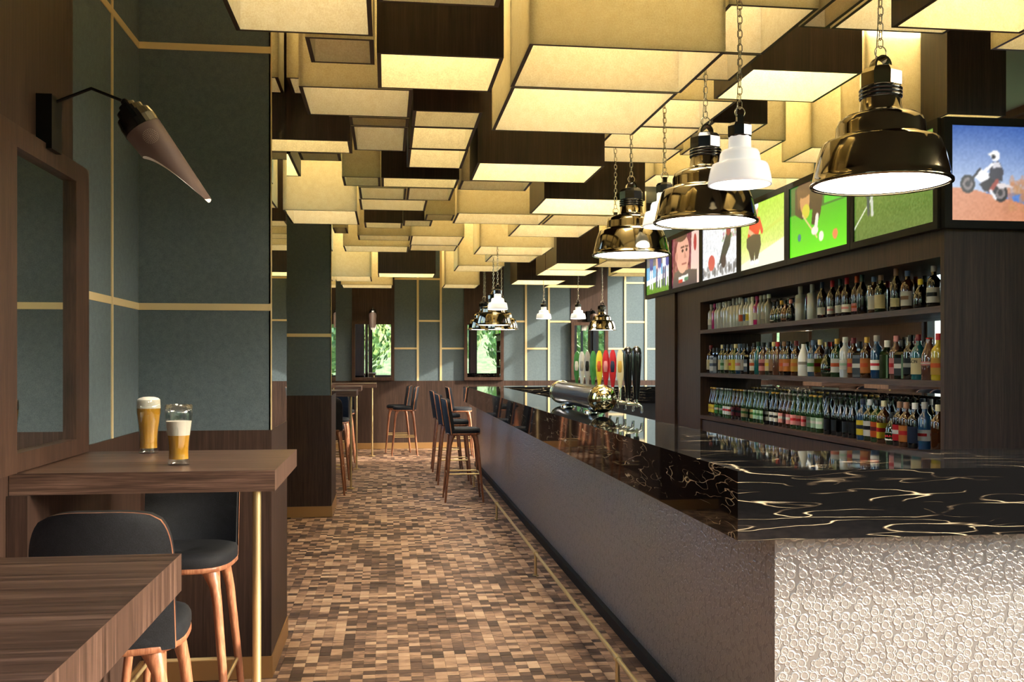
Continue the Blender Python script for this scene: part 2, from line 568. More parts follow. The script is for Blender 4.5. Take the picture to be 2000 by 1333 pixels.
# far wall, with wood strips and mirrors between blue bays
wf = struct(MB().box(XL - 0.3, XR + 0.3, YF + 0.02, YF + 0.25, 0, ZC).build('wall_far', M['wall_plaster']))
panel(wf, XL, XR, YF - 0.012, YF + 0.02, 0.104, WZ, 'wood_wall', 'wainscot')
struct(MB().box(XL, XR, YF - 0.024, YF + 0.02, 0, 0.104).build('baseboard_far', M['brass_base']))
def far_bay(x0, x1, splits, hz):
    xs = [x0] + splits + [x1]
    for i in range(len(xs) - 1):
        a = xs[i] + (0.018 if i else 0); b_ = xs[i + 1] - (0.018 if i < len(xs) - 2 else 0)
        zs = [WZ] + hz[i] + [ZC]
        for k in range(len(zs) - 1):
            panel(wf, a, b_, YF - 0.006, YF + 0.02, zs[k] + (0.016 if k else 0), zs[k + 1] - (0.016 if k < len(zs) - 2 else 0))
            if k:
                MB().box(a, b_, YF - 0.012, YF + 0.02, zs[k] - 0.016, zs[k] + 0.016).build('gold_strip', M['gold_strip'], wf)
    for x in splits:
        MB().box(x - 0.018, x + 0.018, YF - 0.016, YF + 0.02, WZ, ZC).build('gold_strip', M['gold_strip'], wf)
far_bay(XL, -0.6, [], [[2.95]])
far_bay(0.125, 1.335, [0.53, 0.93], [[1.74, 2.95], [2.22, 2.95], [1.74]])
far_bay(2.03, 3.235, [2.43, 2.84], [[2.22], [1.74, 2.95], [2.22]])
far_bay(3.9, XR, [4.22, 4.6], [[1.74], [2.22, 2.92], [1.74]])
for i, (x0, x1) in enumerate(((-0.6, 0.125), (1.335, 2.03), (3.235, 3.9))):
    panel(wf, x0, x1, YF - 0.014, YF + 0.02, WZ, ZC, 'wood_wall', 'wood_panel')

def far_mirror(x0, x1, label):
    t = thing('wall_mirror', label, 'mirror', group='framed mirrors on the far wall')
    y = YF - 0.014
    z0, z1, w = WZ + 0.005, 2.21, 0.055
    fr = MB()
    MB().box(x0, x1, y - 0.05, y, z1 - w, z1).build('top_rail', M['wood_frame'], t)
    MB().box(x0, x1, y - 0.05, y, z0, z0 + w).build('bottom_rail', M['wood_frame'], t)
    MB().box(x0, x0 + w, y - 0.05, y, z0 + w, z1 - w).build('stile', M['wood_frame'], t)
    MB().box(x1 - w, x1, y - 0.05, y, z0 + w, z1 - w).build('stile', M['wood_frame'], t)
    MB().box(x0 + w, x1 - w, y - 0.02, y - 0.004, z0 + w, z1 - w).build('mirror_glass', M['mirror'], t)
far_mirror(-0.6, 0.12, 'framed mirror on the far wall left of the bar stools, behind the small tables')
far_mirror(1.335, 2.03, 'framed mirror on the far wall behind the cluster of hanging lamps')
far_mirror(3.235, 3.9, 'framed mirror on the far wall behind the row of beer tap handles')

# mirror on the left wall, standing on the bar-height table
t = thing('wall_mirror', 'tall mirror in a brown wooden frame on the near left wall beside the beer glasses', 'mirror')
x0, x1 = XL + 0.008, -1.113
MB().box(x0, x1, 2.93, 3.836, 2.155, 2.222).build('top_rail', M['wood_frame'], t)
MB().box(x0, x1, 3.107, 3.836, 1.164, 1.222).build('bottom_rail', M['wood_frame'], t)
MB().box(x0, x1 + 0.004, 2.90, 3.107, 1.164, 2.155).build('stile', M['wood_frame'], t)
MB().box(x0, x1, 3.684, 3.836, 1.222, 2.155).build('stile', M['wood_frame'], t)
MB().box(x0, -1.136, 3.107, 3.684, 1.222, 2.155).build('mirror_glass', M['mirror'], t)

# right wall and wall behind the camera: large windows
def window_wall(name, axis, at, a0, a1, bays, z0, z1, first, win_top):
    """axis 'x': wall plane x=at running along y"""
    def bx(p0, p1, q0, q1, d0=0.0, d1=0.22):
        m = MB()
        sgn = 1 if at > 0 else -1   # the wall's thickness lies outside the room
        lo, hi = sorted((at + sgn * d0, at + sgn * d1))
        return m.box(lo, hi, p0, p1, q0, q1) if axis == 'x' else m.box(p0, p1, lo, hi, q0, q1)
    w = MB()
    edges = [a0]
    for b0, b1 in bays:
        edges += [b0, b1]
    edges.append(a1)
    root = None
    for k in range(0, len(edges), 2):
        if edges[k + 1] - edges[k] < 0.01:
            continue
        m = bx(edges[k], edges[k + 1], 0, ZC)
        w.f += [tuple(i + len(w.v) for i in q) for q in m.f]; w.v += m.v; w.m += m.m; w.sm += m.sm
    for b0, b1 in bays:
        for q0, q1 in ((0, z0), (win_top, ZC)):
            m = bx(b0, b1, q0, q1)
            w.f += [tuple(i + len(w.v) for i in q) for q in m.f]; w.v += m.v; w.m += m.m; w.sm += m.sm
    struct(w.build(name, M['wood_wall']))
    for k, (b0, b1) in enumerate(bays):
        f = MB()
        fw = 0.06
        for p0, p1, q0, q1 in ((b0, b1, z0, z0 + fw), (b0, b1, win_top - fw, win_top), (b0, b0 + fw, z0 + fw, win_top - fw), (b1 - fw, b1, z0 + fw, win_top - fw)):
            m = bx(p0, p1, q0, q1, 0.06, 0.14)
            f.f += [tuple(i + len(f.v) for i in q) for q in m.f]; f.v += m.v; f.m += m.m; f.sm += m.sm
        wo = struct(f.build('window_%d' % (first + k), M['window_frame']))
        mid = (b0 + b1) / 2
        bx(mid - 0.025, mid + 0.025, z0 + fw, win_top - fw, 0.07, 0.13).build('mullion', M['window_frame'], wo)
        for c0, c1 in ((b0 + fw, mid - 0.025), (mid + 0.025, b1 - fw)):
            bx(c0, c1, z0 + fw, win_top - fw, 0.098, 0.104).build('pane', M['pane'], wo)
window_wall('wall_right', 'x', XR, YB - 0.2, YF + 0.2,
            [(-3.2, -0.7), (-0.4, 2.6), (6.4, 9.0), (9.3, 11.9), (13.0, 14.35), (15.2, 16.9)], 0.95, 3.3, 1, 3.56)
window_wall('wall_back', 'y', YB, XL - 0.3, XR + 0.3, [(-0.62, 1.2), (1.4, 3.2), (3.4, 5.1)], 0.95, 3.3, 7, 3.4)

window_wall('wall_left_rear', 'x', XL, YB, 0.8, [(-3.35, -1.5), (-1.2, 0.65)], 0.95, 3.3, 10, 3.4)  # rear left windows are unseen, added to light the bar front and bottles
window_wall('wall_left_bays', 'x', XL, 5.46, YF + 0.1, [(5.65, 7.7), (10.75, 12.4), (12.7, 14.2)], WZ, 3.3, 12, 3.4)

# ------------------------------------------------------------------ hanging ceiling boxes
BOXES = [  # exterior (c cream, w dark wood), bottom z, x0, x1, y0, y1
('c',2.75,-0.563,-0.054,2.930,3.767),('c',2.75,-0.313,-0.052,3.805,4.126),('w',2.75,-0.041,0.475,3.963,4.473),
('c',2.75,-0.031,0.389,3.005,3.405),('c',2.75,0.555,1.352,3.776,4.378),('c',2.75,0.560,1.340,4.382,5.214),
('c',2.75,-0.397,0.117,4.485,5.000),('c',3.00,-0.525,-0.200,5.230,5.540),('w',2.75,-0.950,-0.206,5.563,5.895),
('c',2.75,-0.193,0.113,5.013,5.200),('c',2.75,-0.190,0.108,5.207,5.798),('w',2.75,0.128,0.475,4.845,5.183),
('w',2.75,0.127,0.473,5.189,5.712),('w',2.75,0.125,0.476,5.726,6.269),('w',2.75,0.563,1.374,6.068,6.663),
('c',2.95,1.372,1.755,3.792,4.392),('c',2.95,1.375,1.750,4.396,4.828),('w',2.95,1.784,2.361,4.610,5.170),
('c',2.95,1.765,1.895,3.440,4.016),('c',2.95,1.910,2.438,3.440,4.019),('w',2.75,1.867,2.386,2.761,3.422),
('c',2.95,2.775,3.202,3.740,4.190),('c',2.95,1.380,1.930,5.203,5.829),('c',2.95,1.400,1.940,5.833,6.416),
('c',2.95,1.400,2.000,6.420,6.888),('w',2.95,1.950,2.293,5.665,5.977),('c',2.95,2.030,2.584,6.076,6.598),
('c',2.95,2.836,3.515,6.249,6.740),('c',2.95,2.050,3.344,7.314,7.835),('c',2.95,3.012,3.404,5.841,6.180),
('w',2.95,3.237,3.608,5.300,5.583),('c',2.75,-0.849,-0.248,8.144,8.945),('w',2.75,-1.100,-0.574,5.945,6.666),
('c',2.75,-0.527,-0.281,5.908,6.130),('c',2.75,-0.302,-0.045,6.635,6.979),('w',2.75,-0.039,0.489,6.638,6.986),
('c',2.75,-0.203,0.140,7.028,7.521),('c',2.75,0.145,0.483,7.003,7.523),('c',2.75,-0.214,0.310,7.534,8.063),
('c',2.75,0.326,0.572,8.244,8.587),('w',2.75,-0.204,0.139,8.781,9.131),('w',2.75,0.143,0.399,8.611,8.967),
('c',2.75,-0.289,0.231,9.673,10.056),('c',2.75,0.236,0.763,9.664,10.403),('c',2.75,0.244,0.757,10.425,10.928),
('c',2.75,-0.469,0.236,10.586,11.120),('c',2.75,-0.504,-0.373,9.169,9.560),('w',2.75,-0.128,0.682,13.778,14.398),
('c',2.75,-0.782,-0.230,14.354,15.208),('c',2.75,-0.737,0.091,15.900,16.552),('c',2.75,0.992,1.804,10.454,11.237),
('c',2.75,1.189,1.914,8.752,9.581),('c',2.75,1.390,2.000,8.138,8.707),('c',2.75,0.583,1.374,8.140,8.745),
('w',2.75,1.188,1.976,7.319,8.090),('c',2.75,0.508,1.000,6.674,7.030),('w',2.75,2.122,2.670,12.109,12.957),
('w',2.75,2.121,2.848,12.986,13.813),('w',2.75,1.962,2.721,14.667,15.501),('w',2.75,2.591,3.367,15.510,16.068),
('c',2.75,0.914,1.483,15.636,16.397),('c',2.75,0.905,1.512,12.553,13.336),('c',2.75,1.210,1.779,11.302,12.061),
('c',2.75,2.676,3.186,11.750,12.530),('w',2.75,3.093,3.617,12.616,13.286),('c',2.75,3.190,3.816,13.312,13.843),
]
TW = 0.017
order = sorted(range(len(BOXES)), key=lambda i: BOXES[i][4])
cnt = {}
for i in order:
    e, z0, x0, x1, y0, y1 = BOXES[i]
    side = 'left of the aisle' if x1 < 0.2 else ('above the aisle' if x1 < 1.1 else ('above the bar' if x1 < 2.05 else 'above the bottle shelves'))
    key = (e, side)
    k = cnt.get(key, 0); cnt[key] = k + 1
    kind = 'cream fabric' if e == 'c' else 'dark wood'
    lab = '%s ceiling box %s, %s nearest of its colour' % (kind, side, ordinal(k))
    t = thing('ceiling_box', lab, 'ceiling box', ((x0 + x1) / 2, (y0 + y1) / 2, z0), group='hanging ceiling boxes')
    w, d, hh = (x1 - x0) / 2, (y1 - y0) / 2, ZC - z0
    em = M['cream_shade'] if e == 'c' else M['wood_ceiling']
    mats = [em, M['cream_shade' if e == 'c' else 'cream_fabric'], M['rim_dark']]
    # order: bottom, top, -y, +x, +y, -x
    MB().box(-w, w, -d, -d + TW, 0, hh, [2, 1, 0, 0, 1, 0]).build('front_panel', mats, t)
    MB().box(-w, w, d - TW, d, 0, hh, [2, 1, 1, 0, 0, 0]).build('back_panel', mats, t)
    MB().box(-w, -w + TW, -d + TW, d - TW, 0, hh, [2, 1, 0, 1, 0, 0]).build('side_panel', mats, t)
    MB().box(w - TW, w, -d + TW, d - TW, 0, hh, [2, 1, 0, 0, 0, 1]).build('side_panel', mats, t)
    MB().box(-w + TW, w - TW, -d + TW, d - TW, hh - 0.03, hh - 0.01).build('light_panel', M['box_light'], t)

# ------------------------------------------------------------------ bar counter and marble top
XM, XP = 1.10, 1.284
ZT, ZM = 1.155, 0.935
bar = thing('bar_counter', 'long bar counter faced with silver pressed bubble metal, standing along the aisle', 'bar counter')
MB().box(XP, XP + 0.03, 3.11, 14.05, 0.062, ZM).build('front_panel', M['embossed_metal'], bar)
MB().box(XP + 0.03, 3.4, 3.11, 3.14, 0.062, ZM).build('end_panel', M['embossed_metal'], bar)
MB().box(XP + 0.03, 4.3, 14.02, 14.05, 0.062, ZM).build('rear_panel', M['embossed_metal'], bar)
mb = MB()
mb.box(XP - 0.03, XP + 0.05, 3.1, 14.03, 0, 0.062)
mb.box(XP + 0.05, 3.4, 3.1, 3.15, 0, 0.062)
mb.build('plinth', M['black_matte'], bar)
mb = MB()
mb.box(XP + 0.03, 1.55, 3.14, 14.02, 0, ZM)
mb.box(1.55, 3.4, 3.14, 3.55, 0, ZM)
mb.box(1.55, 4.3, 13.5, 14.02, 0, ZM)
mb.build('body', M['black_matte'], bar)
wt = MB()
wt.box(XM, 1.58, 2.96, 14.15, ZM, ZT)
wt.box(1.58, 3.45, 2.96, 3.6, ZM, ZT)
wt.box(1.58, 4.3, 13.45, 14.15, ZM, ZT)
tag(wt.build('bar_worktop', M['marble']), 'thick polished black marble worktop with cream veins on the bar counter', 'worktop')

# foot rail
rail = thing('foot_rail', 'thin brass foot rail on short posts along the floor in front of the bar', 'foot rail')
MB().tube([(1.035, 3.2, 0.157), (1.035, 13.9, 0.157)], 0.011, 10).build('rail', M['brass_rail'], rail)
for y in (4.31, 6.76, 9.21, 11.66):
    p = MB().tube([(1.035, y, 0.0), (1.035, y, 0.15)], 0.010, 10).build('post', M['brass_rail'], rail)
    MB().tube([(1.035, y - 0.025, 0.157), (1.035, y + 0.025, 0.157)], 0.017, 12).build('collar', M['brass_rail'], p)
    MB().lathe([(0.022, 0.0), (0.022, 0.006)], 12, cx=1.035, cy=y).build('base_plate', M['brass_rail'], p)

# ------------------------------------------------------------------ tables
def table(y0, y1, xr, label, posts=True):
    t = thing('bar_table', label, 'table', group='bar-height tables on the left')
    z1, z0 = 1.16, 1.094
    mb = MB()
    x0 = XL + 0.012
    e = 0.05
    mb.box(x0, xr, y0, y1, z0, z1, [0, 0, 0, 1, 0, 0])
    o = mb.build('table_top', [M['wood_table_x'], M['wood_table_end']], t)
    MB().tube([(xr - 0.065, y0 + 0.075, 0.012), (xr - 0.065, y0 + 0.075, z0)], 0.0135, 14).build('leg', M['brass_rail'], t)
    MB().lathe([(0.045, 0), (0.045, 0.012)], 20, cx=xr - 0.065, cy=y0 + 0.075).build('foot_plate', M['brass_rail'], t)
    MB().box(x0, x0 + 0.06, y0 - 0.02, y0 + 0.18, 0, z0).build('end_support', M['wood_wall'], t)
table(3.13, 3.876, -0.35, 'dark wooden bar table with two beer glasses and a brass pole leg')
table(0.95, 1.79, -0.3625, 'brown striped wooden table top in the bottom left foreground')
table(11.62, 12.36, -0.36, 'dark bar table with brass pole just past the second column')
table(13.75, 14.5, -0.36, 'middle bar table between the second column and the far wall')
table(15.6, 16.35, -0.17, 'farthest bar table, under the left mirror of the far wall')

# ------------------------------------------------------------------ stools
def seat_outline(n=36, hx=0.19, hy=0.185, p=3.2):
    pts = []
    for k in range(n):
        a = 2 * PI * k / n
        c, s = math.cos(a), math.sin(a)
        r = (abs(c) ** p + abs(s) ** p) ** (-1 / p)
        taper = 1.0 - 0.06 * s          # a little narrower at the front
        pts.append((hx * r * c * taper, hy * r * s))
    return pts
def make_stool(label):
    t = thing('bar_stool', label, 'bar stool', group='bar stools')
    ol = seat_outline()
    def rows(prof):
        return [[(x * s, y * s, z) for x, y in ol] for s, z in prof]
    mb = MB()
    mb.grid(rows([(0.93, 0.715), (1.0, 0.722), (1.0, 0.735), (0.99, 0.737)]), 0, True, close=True)
    mb.cap(rows([(0.93, 0.715)])[0], 0, True)
    mb.build('seat_shell', M['wood_stool'], t)
    mb = MB()
    pr = [(0.985, 0.737), (1.0, 0.748), (1.0, 0.768), (0.96, 0.783), (0.8, 0.79), (0.5, 0.787), (0.12, 0.775), (0.02, 0.768)]
    mb.grid(rows(pr), 0, True, close=True)
    mb.build('seat', M['navy_seat'], t)
    # curved back: grid in (a across, b up)
    def back_pts(off, hs=1.0):
        R = []
        nb, na = 26, 20
        for i in range(nb + 1):
            b_ = i / nb
            z = 0.725 + 0.385 * b_
            hw = 0.18 * (1.0 if b_ < 0.7 else (1 - 0.3 * (1 - math.sqrt(max(0.0, 1 - ((b_ - 0.7) / 0.3) ** 2)))))
            row = []
            for j in range(na + 1):
                a = -1 + 2 * j / na
                zz = z - (0.014 * abs(a) ** 3 if b_ > 0.5 else 0)
                y = -0.175 - 0.055 * b_ + 0.045 * a * a + off
                row.append((hw * hs * a, y, zz))
            R.append(row)
        return R
    def slab(off0, off1, hs):
        A, B_ = back_pts(off0, hs), back_pts(off1, hs)
        m = MB()
        m.grid(A, 0, True, flip=False)
        m.grid(B_, 0, True, flip=True)
        # rim
        def ring(R):
            return R[0] + [r[-1] for r in R[1:]] + R[-1][::-1][1:] + [r[0] for r in R[::-1]][1:-1]
        m.grid([ring(A), ring(B_)], 1 if off0 < 0 else 0, True, close=True, flip=True)
        return m
    slab(-0.012, 0.0, 1.01).build('back_shell', [M['navy_seat'], M['wood_stool']], t)
    slab(0.0, 0.035, 0.985).build('backrest', M['navy_seat'], t)
    for sx in (-1, 1):
        for sy in (-1, 1):
            m = MB()
            R = []
            for z, ox, oy, w in ((0.716, 0.115, 0.115, 0.075), (0.695, 0.125, 0.125, 0.06), (0.66, 0.137, 0.137, 0.042), (0.6, 0.148, 0.148, 0.036), (0.3, 0.176, 0.176, 0.031), (0.0, 0.204, 0.204, 0.022)):
                cx, cy = sx * ox, sy * oy
                # inner side carries the flare
                hx0 = cx - sx * w * 0.5
                R.append([(cx + 0.5 * w * ca - sx * 0, cy + 0.5 * w * sa, z) for ca, sa in
                          [(math.cos(2 * PI * k / 10), math.sin(2 * PI * k / 10)) for k in range(10)]])
            m.grid(R, 0, True, close=True, flip=True)
            m.cap(R[0], 0); m.cap(R[-1], 0, True)
            m.build('leg', M['wood_stool'], t)
    m = MB()
    q = 0.172
    for a, b_ in (((-q, -q), (q, -q)), ((q, -q), (q, q)), ((q, q), (-q, q)), ((-q, q), (-q, -q))):
        m.tube([(a[0], a[1], 0.3), (b_[0], b_[1], 0.3)], 0.008, 8)
    m.build('footrest', M['brass_rail'], t)
    return t
ST = [(-0.75, 2.87, 0, 'navy bar stool half hidden behind the foreground table, its back towards the camera'),
      (-0.775, 3.88, PI, 'navy bar stool under the table with the beer glasses, its seat facing the camera'),
      (0.82, 10.58, -PI / 2, 'nearest of the navy stools standing at the bar'),
      (0.82, 12.08, -PI / 2, 'second navy stool at the bar, behind the nearest one'),
      (0.82, 13.5, -PI / 2, 'third navy stool at the bar counting from the camera'),
      (1.15, 15.42, -PI / 2, 'navy stool at the far corner of the bar, beyond the other bar stools'),
      (0.28, 15.85, PI / 2, 'nearer of two navy stools by the far wall turned to the left'),
      (0.18, 16.4, PI / 2, 'farther of two navy stools by the far wall turned to the left'),
      (-0.68, 11.3, 0, 'navy stool on the near side of the table past the second column'),
      (-0.68, 12.7, PI, 'navy stool on the far side of the table past the second column'),
      (-0.68, 13.42, 0, 'navy stool on the near side of the middle table along the left wall'),
      (-0.68, 14.85, PI, 'navy stool on the far side of the middle table along the left wall')]
s0 = make_stool(ST[0][3])
for i, (x, y, r, lab) in enumerate(ST):
    o = s0 if i == 0 else copy_tree(s0)
    o.location = (x, y, 0)
    o.rotation_euler = (0, 0, r)
    o['label'] = lab

# ------------------------------------------------------------------ beer glasses
def beer_glass(x, y, fill, foam_h, label):
    t = thing('beer_glass', label, 'glass', (x, y, 1.16), group='beer glasses')
    H = 0.2
    prof = [(0.034, 0.0), (0.036, 0.006), (0.0335, 0.02), (0.033, 0.05), (0.035, 0.08), (0.039, 0.11), (0.0435, 0.145), (0.045, 0.17), (0.0435, H)]
    def rad(z):
        for (r0, z0), (r1, z1) in zip(prof, prof[1:]):
            if z0 <= z <= z1:
                return r0 + (r1 - r0) * (z - z0) / (z1 - z0)
        return prof[-1][0]
    inner = [(rad(z) - 0.0022, z) for z in (H, 0.17, 0.145, 0.11, 0.08, 0.05, 0.022)]
    MB().lathe(prof + inner, 32, caps=True).build('tumbler', M['drink_glass'], t)
    zs = [0.02 + (fill - 0.02) * k / 8 for k in range(9)]
    MB().lathe([(rad(z) - 0.003, z) for z in zs], 32).build('beer', M['beer'], t)
    zf = [fill + foam_h * k / 4 for k in range(5)]
    pf = [(rad(min(z, H)) - 0.003, z) for z in zf]
    if fill + foam_h > 0.19:
        pf += [(0.034, fill + foam_h + 0.006), (0.02, fill + foam_h + 0.01), (0.0, fill + foam_h + 0.011)]
    MB().lathe(pf, 32).build('foam', M['foam'], t)
beer_glass(-0.884, 3.78, 0.168, 0.032, 'full beer glass with a rounded foam head, farther back on the table')
beer_glass(-0.685, 3.34, 0.098, 0.047, 'half-drunk beer glass with foam below the rim, nearer the table edge')

# ------------------------------------------------------------------ wall lamps
def make_sconce(label, cat='wall lamp'):
    """local +x points away from the wall, origin at the wall under the arm's foot"""
    t = thing('wall_lamp', label, cat, group='black scoop wall lamps')
    m = MB()
    m.box(0.0, 0.05, -0.05, 0.05, -0.13, 0.05)
    o = m.build('back_plate', M['black_metal'], t)
    MB().tube([(0.045, 0, 0.035), (0.16, 0, 0.085), (0.265, 0, 0.045)], 0.0055, 10).build('arm', M['black_metal'], t)
    m = MB()
    m.lathe([(0.0, -0.014), (0.01, -0.01), (0.0142, 0.0), (0.01, 0.01), (0.0, 0.014)], 14, cx=0.268, z0=0.042)
    m.build('joint', M['black_metal'], t)
    a = Vector((0.56, 0, -0.83)).normalized()
    e1 = Vector((0.83, 0, 0.56)).normalized()
    e2 = Vector((0, 1, 0))
    base = Vector((0.272, 0, 0.035))
    def ring(tt, r, n=28):
        return [base + a * tt + (e1 * math.cos(2 * PI * k / n) + e2 * math.sin(2 * PI * k / n)) * r for k in range(n)]
    m = MB()
    R = [ring(tt, r) for tt, r in ((0.0, 0.012), (0.002, 0.028), (0.018, 0.03), (0.02, 0.046), (0.042, 0.048), (0.044, 0.06), (0.07, 0.064), (0.1, 0.064), (0.1, 0.05))]
    m.grid(R, 0, False, close=True, flip=True)
    m.cap(R[0], 0)
    m.build('cap', M['black_gloss'], t)
    n = 40
    def shade(r, ext):
        rows = []
        for i in range(9):
            row = []
            for k in range(n):
                ph = 2 * PI * k / n
                L = 0.08 + 0.235 * min(1.0, (1 + math.cos(ph)) / 1.72) ** 1.7
                tt = 0.1 + L * i / 8
                rr = r * (1 - 0.1 * i / 8)
                row.append(base + a * tt + (e1 * math.cos(ph) + e2 * math.sin(ph)) * rr)
            rows.append(row)
        return rows
    A, B_ = shade(0.0625, 0), shade(0.0605, 0)
    m = MB()
    m.grid(A, 0, True, close=True, flip=True)
    m.grid(B_, 1, True, close=True)
    m.grid([A[-1], B_[-1]], 0, False, close=True, flip=True)
    m.build('shade', [M['shade_mauve'], M['shade_inner']], t)
    # ring of tiny perforations on the side
    m = MB()
    for sgn in (-1, 1):
        for rr, cnt_ in ((0.024, 26), (0.019, 20), (0.0145, 16), (0.010, 12), (0.006, 7), (0.002, 3)):
            for k in range(cnt_):
                q = 2 * PI * k / cnt_
                tt, dd = 0.15 + rr * math.sin(q), rr * math.cos(q) + 0.012
                ph = (PI / 2 if sgn > 0 else -PI / 2) + (-sgn) * dd / 0.0625
                rad = 0.0632 * (1 - 0.1 * 0.3)
                p = base + a * tt + (e1 * math.cos(ph) + e2 * math.sin(ph)) * (rad + 0.0012)
                u_ = a * 0.0009
                w_ = (e1 * -math.sin(ph) + e2 * math.cos(ph)) * 0.0009
                m.quad(p - u_ - w_, p + u_ - w_, p + u_ + w_, p - u_ + w_)
                m.quad(p - u_ + w_, p + u_ + w_, p + u_ - w_, p - u_ - w_)
    o = m.build('perforations', M['lamp_dot'], t)
    o['kind'] = 'stuff'
    m = MB()
    R = [[base + a * (0.1 + tt) + (e1 * math.cos(2 * PI * k / 16) + e2 * math.sin(2 * PI * k / 16)) * r for k in range(16)] for tt, r in ((0.0, 0.018), (0.015, 0.03), (0.035, 0.03), (0.05, 0.018), (0.055, 0.002))]
    m.grid(R, 0, True, close=True, flip=True)
    m.build('bulb', M['bulb_dim'], t)
    ld = bpy.data.lights.new('lamp_glow', 'SPOT')
    ld.energy = 9.0
    ld.color = (1.0, 0.9, 0.74)
    ld.spot_size = math.radians(120)
    ld.spot_blend = 0.8
    ld.shadow_soft_size = 0.03
    lo = bpy.data.objects.new('lamp_glow', ld)
    COL.objects.link(lo)
    lo.parent = t
    lo.location = base + a * 0.235 - e1 * 0.075
    lo.rotation_euler = Vector((0.5, 0.35, -1.0)).to_track_quat('-Z', 'Y').to_euler()
    return t
sc0 = make_sconce('black scoop wall lamp above the mirror on the near left wall')
sc0.location = (XL + 0.008, 3.42, 2.335)
for x, lab in ((-0.24, 'small scoop wall lamp above the left mirror of the far wall'), (1.68, 'small scoop wall lamp above the middle mirror of the far wall'), (3.57, 'small scoop wall lamp above the right mirror of the far wall')):
    o = copy_tree(sc0)
    o.location = (x, YF - 0.014, 2.36)
    o.rotation_euler = (0, 0, -PI / 2)
    o['label'] = lab

# ------------------------------------------------------------------ pendant lamps
def chain_mesh(length, name='chain'):
    m = MB()
    lk, w, r = 0.034, 0.0085, 0.0021
    n = int(length / (lk - 2 * r * 1.6)) + 1
    st = length / n
    for i in range(n):
        z = st * (i + 0.5)
        h = lk / 2
        pts = [(w, -h + w), (w, h - w), (0.6 * w, h - 0.3 * w), (0, h), (-0.6 * w, h - 0.3 * w), (-w, h - w), (-w, -h + w), (-0.6 * w, -h + 0.3 * w), (0, -h), (0.6 * w, -h + 0.3 * w)]
        rows = []
        K = len(pts)
        for k in range(K):
            p, q, s_ = pts[k - 1], pts[k], pts[(k + 1) % K]
            tx, tz = s_[0] - p[0], s_[1] - p[1]
            L = math.hypot(tx, tz)
            nx, nz = tz / L, -tx / L
            row = []
            for j in range(4):
                a = PI / 2 * j
                off = r * math.cos(a); b_ = r * math.sin(a)
                x, zz, y = q[0] + nx * off, z + q[1] + nz * off, b_
                row.append((x, y, zz) if i % 2 == 0 else (y, x, zz))
            rows.append(row)
        rows.append(rows[0])
        m.grid(rows, 0, True, close=True)
    return m.mesh(name, M['steel_link'])

